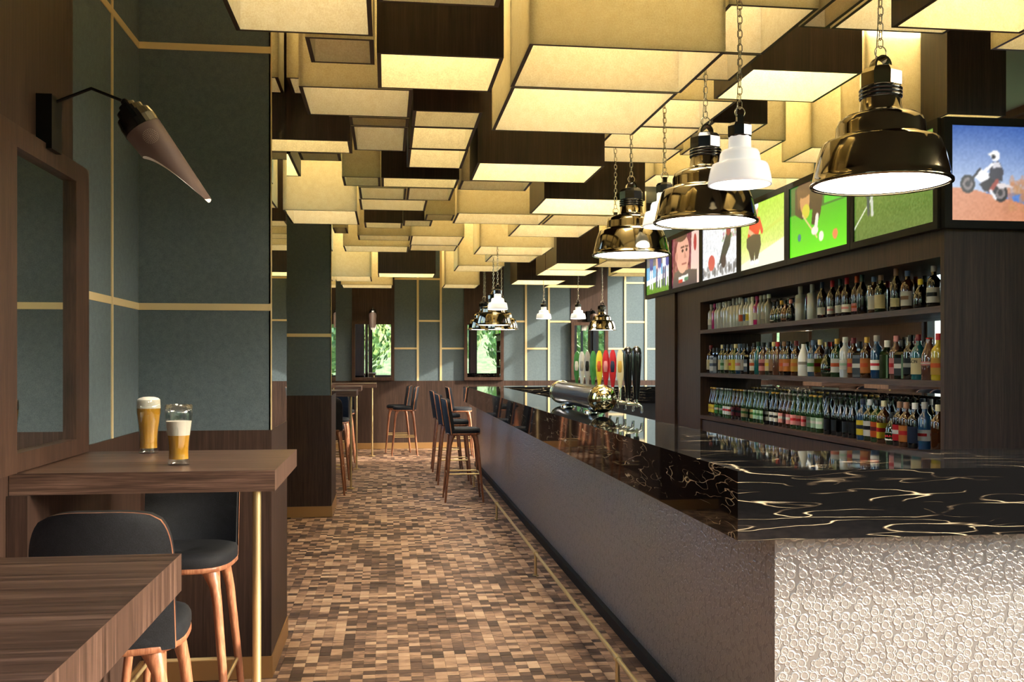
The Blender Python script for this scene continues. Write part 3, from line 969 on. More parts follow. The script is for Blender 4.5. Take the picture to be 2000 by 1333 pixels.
BR = [(0.215, 0.0), (0.225, 0.0), (0.226, 0.008), (0.218, 0.014), (0.216, 0.03), (0.203, 0.09), (0.189, 0.132), (0.183, 0.142), (0.146, 0.152), (0.143, 0.160), (0.141, 0.195),
      (0.135, 0.213), (0.118, 0.226), (0.074, 0.238), (0.068, 0.246), (0.063, 0.285)]
BRI = [(0.060, 0.24), (0.13, 0.21), (0.135, 0.16), (0.178, 0.135), (0.213, 0.004)]
WH = [(0.112, 0.0), (0.1185, 0.0), (0.119, 0.012), (0.114, 0.04), (0.108, 0.066), (0.103, 0.078), (0.083, 0.084), (0.078, 0.09), (0.074, 0.118), (0.068, 0.13), (0.048, 0.134), (0.043, 0.142), (0.042, 0.183)]
def pendant(kind, x, y, z, label):
    t = thing('pendant_lamp', label, 'pendant lamp', (x, y, z), group=('brass' if kind == 'b' else 'white') + ' pendant lamps')
    if kind == 'b':
        m = MB(); m.lathe(BR, 48, caps=False)
        m.build('shade', M['brass_dark'], t)
        m = MB(); m.lathe([(0.005, 0.0085), (0.213, 0.0085)], 48, caps=False)
        m.cap([(0.213 * math.cos(2 * PI * k / 48), 0.213 * math.sin(2 * PI * k / 48), 0.0085) for k in range(48)], 0, True)
        m2 = MB(); m2.cap([(0.214 * math.cos(2 * PI * k / 48), 0.214 * math.sin(2 * PI * k / 48), 0.008) for k in range(48)], 0, True)
        m2.build('diffuser', M['lamp_white'], t)
        m = MB()
        for q in range(3):
            m.lathe([(0.066, 0.285 + q * 0.012), (0.069, 0.289 + q * 0.012), (0.069, 0.293 + q * 0.012), (0.066, 0.297 + q * 0.012)], 32, caps=False)
        m.build('ring_seal', M['black_gloss'], t)
        MB().lathe([(0.064, 0.32), (0.068, 0.325), (0.068, 0.368), (0.055, 0.385), (0.036, 0.392)], 8, sm=False).build('socket_cap', M['brass_dark' if y < 3.2 else 'black_gloss'], t)
        m = MB()
        pts = [(0.03 * math.cos(a), 0, 0.392 + 0.036 * math.sin(a)) for a in [PI * k / 10 for k in range(11)]]
        rows = []
        for (px, py, pz) in pts:
            nx, nz = px / 0.03, (pz - 0.392) / 0.036
            rows.append([(px, -0.02, pz), (px, 0.02, pz), (px - nx * 0.007, 0.02, pz - nz * 0.007), (px - nx * 0.007, -0.02, pz - nz * 0.007)])
        m.grid(rows, 0, False, close=True)
        m.build('hanger', M['brass_dark'], t)
        top = 0.428
    else:
        m = MB(); m.lathe(WH, 40, caps=False)
        m.build('shade', M['white_enamel'], t)
        m2 = MB(); m2.cap([(0.1125 * math.cos(2 * PI * k / 40), 0.1125 * math.sin(2 * PI * k / 40), 0.006) for k in range(40)], 0, True)
        m2.build('diffuser', M['lamp_white'], t)
        MB().lathe([(0.044, 0.18), (0.047, 0.185), (0.047, 0.222), (0.038, 0.234), (0.022, 0.238)], 8, sm=False).build('socket_cap', M['black_gloss'], t)
        MB().box(-0.012, 0.012, -0.008, 0.008, 0.236, 0.268).build('hanger', M['black_gloss'], t)
        top = 0.262
    rr = 0.02
    m = MB()
    pts = [(rr * math.cos(a), 0, top + rr * 0.7 + rr * math.sin(a)) for a in [2 * PI * k / 18 for k in range(19)]]
    m.tube(pts, 0.0022, 6)
    m.build('ring', M['steel_link'], t)
    c0 = top + rr * 1.5
    ln = ZC - z - c0
    add('chain', chain_mesh(ln), t, (0, 0, c0))
    m = MB()
    pts = [(0.012 * math.sin(7 * k / 24.0) - 0.012, 0.012, top - 0.03 + (ln + 0.06) * k / 24.0) for k in range(25)]
    m.tube(pts, 0.0016, 5)
    m.build('cable', M['black_gloss'], t)
    return t
for kind, x, y, z, lab in (
    ('b', 1.625, 3.048, 2.088, 'largest dark brass pendant lamp at the right, nearest the camera'),
    ('b', 1.373, 4.088, 2.105, 'second nearest dark brass pendant lamp, partly behind a white one'),
    ('b', 1.399, 5.486, 2.115, 'third dark brass pendant lamp over the bar, left of the second'),
    ('w', 1.327, 3.550, 2.172, 'nearest white pendant lamp, between the two biggest brass lamps'),
    ('w', 1.483, 5.093, 2.23, 'white pendant lamp peeking out behind the second brass lamp'),
    ('w', 1.537, 6.457, 2.25, 'white pendant lamp hidden behind the third brass lamp'),
    ('b', 1.303, 11.931, 1.955, 'front brass pendant of the far cluster over the bar'),
    ('b', 1.505, 12.80, 1.93, 'brass pendant at the right edge of the far cluster over the bar'),
    ('b', 1.335, 13.45, 1.95, 'rear brass pendant of the far cluster over the bar'),
    ('w', 1.270, 11.189, 2.11, 'white pendant in front of the far cluster over the bar'),
    ('w', 1.364, 12.52, 2.12, 'white pendant in the middle of the far cluster over the bar'),
    ('w', 1.40, 13.93, 2.08, 'rearmost white pendant of the far cluster over the bar'),
    ('w', 2.396, 14.816, 2.17, 'small far white pendant left of the other two by the far wall'),
    ('w', 2.921, 14.748, 2.17, 'small far white pendant between a white and a brass pendant by the far wall'),
    ('b', 3.333, 14.897, 2.0, 'far brass pendant hanging before the right mirror of the far wall')):
    pendant(kind, x, y, z, lab)

# ------------------------------------------------------------------ back bar shelving
UX0, UX1, UY0, UY1 = 3.22, 4.15, 5.30, 11.35
un = thing('back_bar_shelving', 'dark wooden back bar shelving with mirrored back behind the bar', 'shelving')
JY = 9.75
MB().box(UX0, UX0 + 0.34, UY0, UY0 + 0.04, 0.96, 2.12).build('jamb', M['wood_wall'], un)
MB().box(UX0, UX0 + 0.34, JY, 10.55, 0.0, 2.28).build('post', M['wood_wall'], un)
MB().box(UX0 - 0.03, UX0 + 0.34, 10.56, UY1, 0.0, 2.28).build('post', M['wood_wall'], un)
MB().box(UX0 + 0.34, UX1, UY0, UY1, 0.0, 2.93).build('back_block', M['wood_wall'], un)
MB().box(UX0, UX0 + 0.34, UY0, JY, 2.12, 2.28).build('header', M['wood_wall'], un)
MB().box(UX0 + 0.02, UX0 + 0.34, UY0 + 0.02, JY, 0.0, 0.905).build('base_cabinet', M['wood_wall'], un)
MB().box(UX0, UX0 + 0.34, UY0, UY1, 2.28, 2.93).build('screen_support', M['black_matte'], un)
SH = (0.955, 1.39, 1.832)
for z in SH:
    MB().box(UX0, UX0 + 0.335, UY0 + 0.04, JY, z - 0.038, z).build('shelf', M['wood_shelf'], un)
MB().box(UX0 + 0.328, UX0 + 0.338, UY0 + 0.04, JY, 0.955, 2.12).build('mirror_back', M['mirror'], un)

# ------------------------------------------------------------------ televisions (pictures painted onto the screen mesh)
PW, PH = 160, 90
class Pic:
    def __init__(s, base):
        s.a = np.zeros((PH, PW, 3)); s.a[:] = base
        yy, xx = np.mgrid[0:PH, 0:PW]
        s.x = (xx + 0.5) / PW; s.y = 1 - (yy + 0.5) / PH      # 0..1, y up
    def put(s, mask, col, al=1.0):
        s.a[mask] = s.a[mask] * (1 - al) + np.array(col) * al
    def vgrad(s, y0, c0, y1, c1):
        k = np.clip((s.y - y0) / (y1 - y0), 0, 1)[..., None]
        mk = (s.y >= y0) & (s.y <= y1)
        g = np.array(c0) * (1 - k) + np.array(c1) * k
        s.a[mk] = g[mk]
    def ell(s, cx, cy, rx, ry, col, rot=0, al=1.0):
        dx, dy = (s.x - cx) * 16 / 9, s.y - cy
        c, q = math.cos(rot), math.sin(rot)
        u, v = dx * c + dy * q, -dx * q + dy * c
        s.put((u / (rx * 16 / 9)) ** 2 + (v / ry) ** 2 <= 1, col, al)
    def poly(s, pts, col, al=1.0):
        mk = np.zeros(s.x.shape, bool)
        n = len(pts)
        for i in range(n):
            (x0, y0), (x1, y1) = pts[i], pts[(i + 1) % n]
            c = ((y0 > s.y) != (y1 > s.y)) & (s.x < (x1 - x0) * (s.y - y0) / ((y1 - y0) if y1 != y0 else 1e-9) + x0)
            mk ^= c
        s.put(mk, col, al)
    def line(s, p, q, w, col, al=1.0):
        ax, ay, bx, by = p[0] * 16 / 9, p[1], q[0] * 16 / 9, q[1]
        px, py = s.x * 16 / 9 - ax, s.y - ay
        dx, dy = bx - ax, by - ay
        L = dx * dx + dy * dy + 1e-9
        k = np.clip((px * dx + py * dy) / L, 0, 1)
        s.put(np.hypot(px - k * dx, py - k * dy) <= w, col, al)
    def noise(s, amp, seed, mask=None, cell=2):
        r = np.random.RandomState(seed)
        n = r.uniform(-amp, amp, (PH // cell + 1, PW // cell + 1, 1)).repeat(cell, 0).repeat(cell, 1)[:PH, :PW]
        s.a = np.clip(s.a + (n if mask is None else n * mask[..., None]), 0, 255)

def pic_bike():
    p = Pic((80, 120, 190))
    p.vgrad(0.3, (176, 190, 214), 1.0, (52, 88, 160))
    p.poly([(0, 0), (0, 0.34), (0.1, 0.345), (0.3, 0.26), (0.6, 0.12), (1, 0.04), (1, 0)], (196, 128, 92))
    for k in range(60):
        r = random.Random(k)
        p.ell(0.34 + r.random() * 0.5, 0.1 + r.random() * 0.34, 0.01 + 0.03 * r.random(), 0.03 + 0.05 * r.random(), (172 + r.random() * 30, 112 + r.random() * 24, 80), 0, 0.5)
    p.noise(7, 3)
    q = lambda x, y: (0.02 + 0.52 * x, 0.2 + 0.66 * (y - 0.16))
    E_ = lambda x, y, rx, ry, c: p.ell(*q(x, y), rx * 0.52, ry * 0.62, c)
    P_ = lambda pts, c: p.poly([q(*z) for z in pts], c)
    L_ = lambda a, b_, w, c: p.line(q(*a), q(*b_), w * 0.56, c)
    for cx, cy in ((0.16, 0.44), (0.56, 0.31)):
        E_(cx, cy, 0.088, 0.155, (26, 24, 26)); E_(cx, cy, 0.062, 0.11, (120, 110, 110)); E_(cx, cy, 0.03, 0.055, (40, 36, 38))
    P_([(0.24, 0.55), (0.33, 0.68), (0.42, 0.62), (0.44, 0.48), (0.33, 0.46)], (232, 232, 236))
    L_((0.16, 0.44), (0.31, 0.68), 0.022, (40, 40, 46))
    P_([(0.3, 0.44), (0.45, 0.56), (0.58, 0.46), (0.5, 0.3), (0.36, 0.33)], (44, 40, 44))
    P_([(0.48, 0.47), (0.66, 0.45), (0.72, 0.4), (0.55, 0.38)], (210, 200, 200))
    P_([(0.42, 0.56), (0.44, 0.78), (0.54, 0.82), (0.6, 0.66), (0.58, 0.5), (0.5, 0.5)], (52, 50, 60))
    P_([(0.46, 0.7), (0.47, 0.79), (0.55, 0.8), (0.57, 0.72)], (200, 198, 204))
    L_((0.46, 0.76), (0.36, 0.64), 0.03, (230, 228, 230))
    L_((0.52, 0.5), (0.44, 0.34), 0.04, (150, 70, 60))
    L_((0.44, 0.34), (0.5, 0.22), 0.03, (220, 220, 224))
    E_(0.5, 0.9, 0.055, 0.095, (236, 234, 232)); P_([(0.4, 0.92), (0.48, 0.98), (0.52, 0.92), (0.46, 0.88)], (236, 232, 226)); E_(0.475, 0.88, 0.025, 0.04, (40, 40, 44))
    return p
def pic_football():
    p = Pic((92, 124, 52))
    p.vgrad(0, (84, 112, 46), 1, (112, 146, 60)); p.noise(10, 5)
    p.line((0.0, 0.16), (0.62, 0.97), 0.012, (216, 222, 200)); p.line((0.0, 0.6), (0.5, 0.8), 0.008, (190, 204, 170)); p.line((0.28, 0.7), (0.5, 0.86), 0.008, (190, 204, 170))
    p.poly([(0.16, 0.5), (0.18, 0.72), (0.25, 0.73), (0.26, 0.5)], (62, 82, 92)); p.ell(0.2, 0.8, 0.03, 0.05, (190, 150, 130))
    p.line((0.23, 0.7), (0.36, 0.68), 0.03, (206, 206, 196)); p.line((0.19, 0.5), (0.2, 0.3), 0.032, (60, 78, 76)); p.line((0.24, 0.5), (0.25, 0.28), 0.03, (196, 200, 186))
    p.poly([(0.69, 0.55), (0.69, 0.76), (0.74, 0.76), (0.74, 0.55)], (196, 70, 50)); p.ell(0.715, 0.82, 0.018, 0.035, (200, 150, 120)); p.line((0.7, 0.55), (0.7, 0.42), 0.018, (180, 60, 44)); p.line((0.73, 0.55), (0.74, 0.44), 0.018, (220, 220, 210))
    return p
def pic_snooker():
    p = Pic((74, 190, 20))
    p.vgrad(0, (104, 224, 24), 0.62, (58, 176, 30))
    p.poly([(0, 0.6), (0, 1), (1, 1), (1, 0.6)], (24, 96, 40)); p.poly([(0.62, 0.62), (0.62, 0.72), (1, 0.73), (1, 0.63)], (60, 190, 44)); p.poly([(0.6, 0.76), (0.6, 1), (1, 1), (1, 0.78)], (40, 54, 50))
    p.poly([(0.1, 0.6), (0.1, 0.96), (0.52, 1), (0.6, 0.78), (0.56, 0.52), (0.5, 0.36), (0.4, 0.4), (0.42, 0.6), (0.34, 0.62), (0.24, 0.5)], (40, 30, 30))
    p.ell(0.28, 0.76, 0.09, 0.2, (190, 140, 90)); p.ell(0.27, 0.92, 0.14, 0.12, (88, 60, 44)); p.line((0.16, 0.92), (0.17, 0.7), 0.04, (88, 60, 44)); p.ell(0.3, 0.6, 0.07, 0.1, (196, 190, 60))
    p.line((0.24, 0.56), (0.5, 0.2), 0.016, (214, 190, 130)); p.line((0.5, 0.48), (0.47, 0.3), 0.05, (230, 216, 206)); p.ell(0.46, 0.3, 0.06, 0.06, (236, 220, 208))
    p.ell(0.18, 0.26, 0.03, 0.055, (30, 110, 130)); p.ell(0.57, 0.2, 0.042, 0.07, (238, 230, 210)); p.ell(0.8, 0.18, 0.042, 0.07, (236, 130, 80))
    return p
def pic_golf():
    p = Pic((200, 222, 110))
    p.vgrad(0, (234, 238, 190), 0.35, (214, 226, 130)); p.vgrad(0.35, (206, 222, 120), 1, (160, 208, 60)); p.noise(9, 8, cell=3)
    p.poly([(0, 0.1), (1, 0.36), (1, 0.0), (0, 0)], (242, 242, 212)); p.poly([(0, 0.46), (0.4, 0.5), (1, 0.7), (1, 0.62), (0.3, 0.44)], (190, 210, 90))
    p.poly([(0.16, 0.5), (0.22, 0.76), (0.4, 0.8), (0.47, 0.62), (0.4, 0.48)], (216, 60, 40)); p.line((0.43, 0.74), (0.5, 0.55), 0.045, (212, 66, 44)); p.line((0.2, 0.6), (0.33, 0.5), 0.04, (226, 170, 130))
    p.ell(0.36, 0.9, 0.055, 0.1, (210, 150, 110)); p.ell(0.36, 0.97, 0.06, 0.06, (230, 230, 236))
    p.poly([(0.14, 0.5), (0.14, 0.36), (0.2, 0.26), (0.24, 0.12), (0.31, 0.12), (0.33, 0.26), (0.34, 0.12), (0.4, 0.12), (0.48, 0.34), (0.46, 0.5), (0.3, 0.54)], (72, 68, 52)); p.ell(0.27, 0.09, 0.05, 0.04, (244, 244, 240)); p.ell(0.38, 0.09, 0.05, 0.04, (244, 244, 240))
    return p
def pic_crash():
    p = Pic((228, 230, 232)); p.noise(22, 12, cell=3)
    r = random.Random(5)
    for k in range(46):
        x = r.random(); p.ell(x, 0.06 + r.random() * 0.16, 0.03, 0.05, (80 + r.random() * 70,) * 3, 0, 0.7)
        p.ell(0.6 + r.random() * 0.4, 0.6 + r.random() * 0.4, 0.025, 0.03, (110 + r.random() * 80, 90 + r.random() * 90, 120), 0, 0.6)
    p.ell(0.27, 0.28, 0.1, 0.14, (200, 90, 80)); p.poly([(0.48, 0.2), (0.6, 0.52), (0.74, 0.78), (0.84, 0.7), (0.8, 0.5), (0.66, 0.3)], (54, 62, 58)); p.ell(0.76, 0.76, 0.06, 0.09, (150, 60, 60)); p.ell(0.62, 0.26, 0.07, 0.12, (70, 60, 58))
    return p
def pic_face():
    p = Pic((120, 50, 66)); p.noise(30, 21, cell=5)
    p.poly([(0.68, 0.0), (0.72, 1), (1, 1), (1, 0.0)], (226, 196, 184)); p.ell(0.84, 0.78, 0.05, 0.16, (170, 60, 60))
    p.poly([(0.0, 0.0), (0.1, 0.3), (0.3, 0.36), (0.66, 0.3), (0.9, 0.26), (0.9, 0)], (60, 52, 66)); p.poly([(0.3, 0.3), (0.3, 0.5), (0.58, 0.5), (0.6, 0.3)], (190, 130, 110)); p.ell(0.4, 0.64, 0.24, 0.38, (222, 164, 142)); p.ell(0.36, 0.98, 0.2, 0.09, (84, 58, 50))
    p.ell(0.17, 0.62, 0.05, 0.1, (200, 140, 120)); p.ell(0.4, 0.7, 0.04, 0.03, (70, 44, 40)); p.ell(0.54, 0.7, 0.035, 0.03, (70, 44, 40)); p.line((0.34, 0.77), (0.46, 0.77), 0.018, (100, 66, 54)); p.line((0.5, 0.77), (0.59, 0.76), 0.016, (100, 66, 54)); p.poly([(0.47, 0.7), (0.45, 0.54), (0.55, 0.54)], (200, 138, 116)); p.line((0.38, 0.44), (0.53, 0.44), 0.02, (160, 84, 80)); p.poly([(0.25, 0.08), (0.25, 0.2), (0.6, 0.22), (0.6, 0.1)], (226, 226, 220)); p.poly([(0.25, 0.08), (0.25, 0.14), (0.4, 0.15), (0.4, 0.08)], (190, 40, 40)); p.poly([(0.46, 0.1), (0.46, 0.16), (0.6, 0.17), (0.6, 0.1)], (60, 120, 90))
    return p
def pic_team():
    p = Pic((90, 170, 214)); p.vgrad(0.6, (120, 120, 110), 1, (60, 60, 70)); p.poly([(0, 0), (0, 0.2), (1, 0.3), (1, 0)], (90, 140, 40)); p.poly([(0, 0.2), (0, 0.32), (1, 0.4), (1, 0.3)], (222, 230, 236)); p.noise(12, 30)
    for k, (x, c) in enumerate(((0.22, (60, 70, 140)), (0.5, (230, 180, 160)), (0.58, (48, 60, 150)), (0.78, (236, 238, 244)), (0.92, (50, 62, 150)))):
        p.poly([(x - 0.07, 0.46), (x - 0.08, 0.78), (x + 0.08, 0.78), (x + 0.07, 0.46)], c); p.ell(x, 0.87, 0.045, 0.09, (214, 160, 136)); p.line((x - 0.035, 0.48), (x - 0.05, 0.16), 0.05, (40, 50, 110) if k % 2 else (230, 232, 238)); p.line((x + 0.035, 0.48), (x + 0.05, 0.14), 0.05, (40, 50, 110) if k % 2 else (230, 232, 238))
    return p

def screen_mesh(pic, w, h):
    """in local x (to the viewer's right) and z, facing -y"""
    nx, ny = PW, PH
    xs = np.linspace(-w / 2, w / 2, nx + 1); zs = np.linspace(h / 2, -h / 2, ny + 1)
    gx, gz = np.meshgrid(xs, zs)
    vs = np.stack([gx.ravel(), np.zeros(gx.size), gz.ravel()], 1)
    idx = np.arange((nx + 1) * (ny + 1)).reshape(ny + 1, nx + 1)
    fs = np.stack([idx[1:, :-1].ravel(), idx[1:, 1:].ravel(), idx[:-1, 1:].ravel(), idx[:-1, :-1].ravel()], 1)
    me = bpy.data.meshes.new('screen')
    me.from_pydata(vs.tolist(), [], fs.tolist())
    a = pic.a.astype(float)
    # blur a touch, then spread cell colours to the corners
    pad = np.pad(a, ((1, 1), (1, 1), (0, 0)), 'edge')
    vc = (pad[:-1, :-1] + pad[1:, :-1] + pad[:-1, 1:] + pad[1:, 1:]) / 4.0 / 255.0
    vl = np.where(vc <= 0.04045, vc / 12.92, ((vc + 0.055) / 1.055) ** 2.4)
    col = np.concatenate([vl.reshape(-1, 3), np.ones(((nx + 1) * (ny + 1), 1))], 1)
    at = me.color_attributes.new('picture', 'FLOAT_COLOR', 'POINT')
    at.data.foreach_set('color', col.ravel().astype(np.float32))
    me.materials.append(M['screen_picture'])
    me.update()
    return me

TVW, TVH, TZ = 0.98, 0.551, 2.598
def tv(loc, rz, pic, label):
    t = thing('television', label, 'television', loc, (0, 0, rz), 'televisions above the bottle shelves')
    m = MB()
    w, h, b_, dp = TVW / 2, TVH / 2, 0.046, 0.045
    for x0, x1, z0, z1 in ((-w - b_, w + b_, h, h + b_), (-w - b_, w + b_, -h - b_, -h), (-w - b_, -w, -h, h), (w, w + b_, -h, h)):
        m.box(x0, x1, -0.006, dp, z0, z1)
    m.box(-w, w, 0.012, dp, -h, h)
    m.build('frame', M['black_matte'], t)
    add('screen', screen_mesh(pic, TVW, TVH), t, (0, 0.004, 0))
    return t
XT = UX0 - 0.048
for k, (fn, lab) in enumerate(((pic_football, 'wide screen showing two footballers on grass, next to the corner'),
                               (pic_snooker, 'television showing a snooker player leaning over a green table'),
                               (pic_golf, 'television showing a crouching golfer in red on a pale green'),
                               (pic_crash, 'television showing a motorcycle crash on white ground'),
                               (pic_face, 'television showing a close-up of a man\'s face'),
                               (pic_team, 'leftmost television showing a group of football players'))):
    tv((XT, 5.33 + TVW / 2 + 1.0755 * k, TZ), -PI / 2, fn(), lab)
tv((XT + 0.065 + TVW / 2, UY0 - 0.048, TZ), 0, pic_bike(), 'television at the right edge showing a motorcyclist on a desert dune')

# ------------------------------------------------------------------ bottles
GL = {}
def bottle_glass(name, col, trans=0.0, rough=0.06):
    GL[name] = plain('glass_' + name, col, rough, coat=0.8, trans=trans)
bottle_glass('black', rgb(14, 13, 13)); bottle_glass('green', rgb(24, 40, 18)); bottle_glass('beer_green', rgb(30, 60, 26)); bottle_glass('amber', rgb(58, 30, 12))
bottle_glass('clear', rgb(236, 238, 238), 0.45); bottle_glass('frost', rgb(168, 172, 176), 0.2, 0.3); bottle_glass('silver', rgb(140, 138, 134), 0.2); bottle_glass('magenta', rgb(190, 40, 130), 0.35)
bottle_glass('blue', rgb(28, 62, 96)); bottle_glass('teal', rgb(18, 84, 92)); bottle_glass('white', rgb(240, 240, 242)); bottle_glass('brown', rgb(84, 54, 46)); bottle_glass('wine', rgb(30, 8, 10)); bottle_glass('yellow', rgb(196, 170, 40), 0.2)
CLRS = {'red': rgb(200, 30, 40), 'orange': rgb(216, 96, 40), 'navy': rgb(34, 44, 70), 'blue': rgb(86, 110, 150), 'dgreen': rgb(24, 52, 44), 'black': rgb(14, 14, 14), 'white': rgb(238, 236, 230),
        'cream': rgb(236, 222, 176), 'tan': rgb(170, 128, 100), 'silver': rgb(176, 172, 168), 'yellow': rgb(236, 212, 60), 'pink': rgb(226, 150, 150), 'green': rgb(70, 140, 70), 'gold': rgb(206, 164, 70), 'wine': rgb(110, 24, 34), 'magenta': rgb(190, 40, 130), 'amber': rgb(210, 130, 60), 'mint': rgb(190, 222, 196)}
CM = {k: plain('tint_' + k, v, 0.45) for k, v in CLRS.items()}
SHAPES = {  # body radius, profile [(r factor, z)], label z0, z1, cap radius, cap z0, height
 'wine':   (0.036, [(0.92, 0), (1, 0.006), (1, 0.165), (0.85, 0.185), (0.45, 0.212), (0.38, 0.225), (0.38, 0.272)], 0.03, 0.085, 0.0152, 0.228, 0.275),
 'spirit': (0.040, [(0.92, 0), (1, 0.006), (1, 0.15), (0.9, 0.168), (0.5, 0.188), (0.36, 0.2), (0.34, 0.235)], 0.03, 0.12, 0.0165, 0.215, 0.25),
 'clear':  (0.036, [(0.92, 0), (1, 0.006), (1, 0.165), (0.86, 0.182), (0.46, 0.2), (0.4, 0.21), (0.4, 0.24)], 0.05, 0.11, 0.0175, 0.222, 0.258),
 'tall':   (0.040, [(0.94, 0), (1, 0.006), (1, 0.2), (0.8, 0.208), (0.42, 0.212), (0.4, 0.22), (0.4, 0.25)], 0.14, 0.18, 0.0175, 0.226, 0.275),
 'square': (0.040, [(0.96, 0), (1, 0.004), (1, 0.14), (0.9, 0.155), (0.4, 0.168), (0.36, 0.178), (0.36, 0.2)], 0.02, 0.12, 0.0175, 0.185, 0.225),
 'short':  (0.040, [(0.85, 0), (1, 0.012), (1.05, 0.06), (0.92, 0.1), (0.5, 0.13), (0.36, 0.14), (0.36, 0.165)], 0.025, 0.07, 0.016, 0.15, 0.185),
 'beer':   (0.031, [(0.92, 0), (1, 0.005), (1, 0.125), (0.88, 0.148), (0.5, 0.185), (0.42, 0.2), (0.42, 0.245)], 0.03, 0.1, 0.0142, 0.238, 0.25),
 'ceramic': (0.042, [(0.92, 0), (1, 0.006), (1, 0.11), (0.92, 0.14), (0.55, 0.185), (0.42, 0.2), (0.42, 0.225)], 0.08, 0.1, 0.019, 0.222, 0.228)}
BME = {}
def bottle_meshes(shape, glass, cap, lab, band):
    key = (shape, glass, cap, lab, band)
    if key in BME:
        return BME[key]
    R, prof, l0, l1, cr, c0, H = SHAPES[shape]
    n = 4 if shape == 'square' else 16
    def lt(pr, nn=n):
        m = MB()
        if nn == 4:
            rows = []
            for r, z in pr:
                q = r * 0.86
                e = q * 0.8
                rows.append([(q, -e, z), (q, e, z), (e, q, z), (-e, q, z), (-q, e, z), (-q, -e, z), (-e, -q, z), (e, -q, z)])
            m.grid(rows, 0, False, close=True)
            m.cap(rows[0], 0, True); m.cap(rows[-1], 0)
        else:
            m.lathe(pr, nn)
        return m
    g = lt([(R * f, z) for f, z in prof]).mesh('glass', GL[glass])
    cp = MB().lathe([(cr * 0.96, c0), (cr, c0 + 0.003), (cr, H - 0.002), (cr * 0.9, H)], 12).mesh('cap', CM[cap]) if cap else None
    lb = bd = None
    if lab:
        def patch(z0, z1, off, spread):
            m = MB()
            rows = []
            for z in (z0, z1):
                row = []
                for k in range(9):
                    a = PI + (-spread + 2 * spread * k / 8)
                    if n == 4:
                        e = R * 0.86 * 0.82
                        row.append((-R * 0.86 - off, -e + 2 * e * k / 8, z))
                    else:
                        row.append(((R + off) * math.cos(a), (R + off) * math.sin(a), z))
                rows.append(row)
            m.grid(rows, 0, True, flip=(n == 4))
            # turned to face outwards whichever way the strip was laid
            m.grid(rows, 0, True, flip=(n != 4))
            return m
        lb = patch(l0, l1, 0.0008, 1.5).mesh('paper_label', CM[lab])
        if band:
            q = (l1 - l0)
            bd = patch(l0 + q * 0.42, l0 + q * 0.68, 0.0014, 1.0).mesh('label_band', CM[band])
    BME[key] = (g, cp, lb, bd)
    return BME[key]
def bottle(shape, glass, cap, lab, band, x, y, z, rz, label, group, sc):
    g, cp, lb, bd = bottle_meshes(shape, glass, cap, lab, band)
    t = thing('bottle', label, 'bottle', (x, y, z), (0, 0, rz), group)
    t.scale = (sc, sc, sc)
    add('glass', g, t)
    if cp:
        add('cap', cp, t)
    if lb:
        l_ = add('paper_label', lb, t)
        if bd:
            add('label_band', bd, l_)
    return t

TOP = [('clear','clear','silver','white',None),('clear','magenta','magenta',None,None),('clear','clear','silver',None,None),('clear','clear','silver',None,None),('clear','clear','white','silver',None),('clear','clear','silver',None,None),('clear','clear','silver',None,None),
 ('tall','clear','silver',None,None),('tall','frost','silver',None,None),('tall','frost','white',None,None),('clear','clear','silver','orange',None),('clear','clear','blue','blue',None),('clear','clear','silver','yellow',None),('clear','white','white',None,None),('clear','magenta','magenta','white',None),('clear','silver','silver',None,None),('clear','silver','silver','silver',None),('clear','silver','white',None,None),
 ('short','black','black','white',None),('short','green','black',None,None),('short','black','gold',None,None),('short','amber','black','tan',None),('short','black','pink',None,None),('tall','frost','silver','silver',None),('tall','frost','silver',None,None),
 ('wine','wine','navy','white',None),('wine','wine','red','white','pink'),('wine','wine','dgreen','white',None),('wine','wine','red','white','pink'),('wine','wine','orange','pink','orange'),('wine','black','dgreen',None,None),
 ('spirit','amber','blue','white',None),('spirit','green','tan','cream',None),('wine','black','tan','cream',None),('spirit','amber','blue','white','tan'),('short','black','yellow',None,None),('spirit','black','silver','white','black')]
TOPY = [9.69,9.6,9.5,9.41,9.32,9.23,9.14,9.05,8.96,8.87,8.79,8.7,8.62,8.53,8.44,8.35,8.26,8.17,8.06,7.97,7.88,7.80,7.71,7.53,7.31,7.10,6.96,6.83,6.70,6.57,6.47,6.33,6.21,6.01,5.89,5.73,5.57]
MID = [('spirit','amber','wine','cream',None),('square','black','black','silver','black'),('square','black','black','silver','black'),('spirit','green','cream','cream',None),('spirit','green','black','mint','green'),('spirit','black','black','cream',None),('spirit','green','black','yellow','orange'),('spirit','beer_green','cream','yellow',None),('spirit','blue','blue','white','pink'),('spirit','black','black','silver',None),('square','black','black','black','silver'),('spirit','amber','black','white','orange'),('clear','teal','dgreen',None,None),('spirit','brown','black','pink','wine'),('spirit','green','black','cream','yellow'),('spirit','amber','cream','tan',None),('spirit','brown','red',None,None),('spirit','amber','tan','amber','orange'),('spirit','black','black','amber','pink'),('spirit','amber','wine','gold','amber'),('ceramic','white',None,'silver',None),
 ('spirit','blue','blue','white','green'),('spirit','amber','cream','yellow','red'),('short','green','black','white','red'),('spirit','beer_green','gold','white','orange'),('clear','clear','white','white','mint'),('spirit','amber','wine','amber','red'),('square','black','black','black','silver'),('spirit','amber','gold','amber','orange'),('clear','blue','silver','white','red'),('square','green','white',None,None),('spirit','brown','pink','pink','red'),('square','black','black','black','silver'),('spirit','black','black','black','silver'),('spirit','teal','wine','cream',None),('ceramic','brown','red','pink','white'),('spirit','yellow','red','gold','orange')]
MIDY = [9.69,9.58,9.48,9.38,9.28,9.17,9.07,8.97,8.86,8.75,8.63,8.49,8.40,8.28,8.16,8.06,7.96,7.85,7.74,7.60,7.44,7.29,7.15,7.02,6.86,6.73,6.61,6.51,6.40,6.28,6.14,6.03,5.93,5.84,5.74,5.63,5.52]
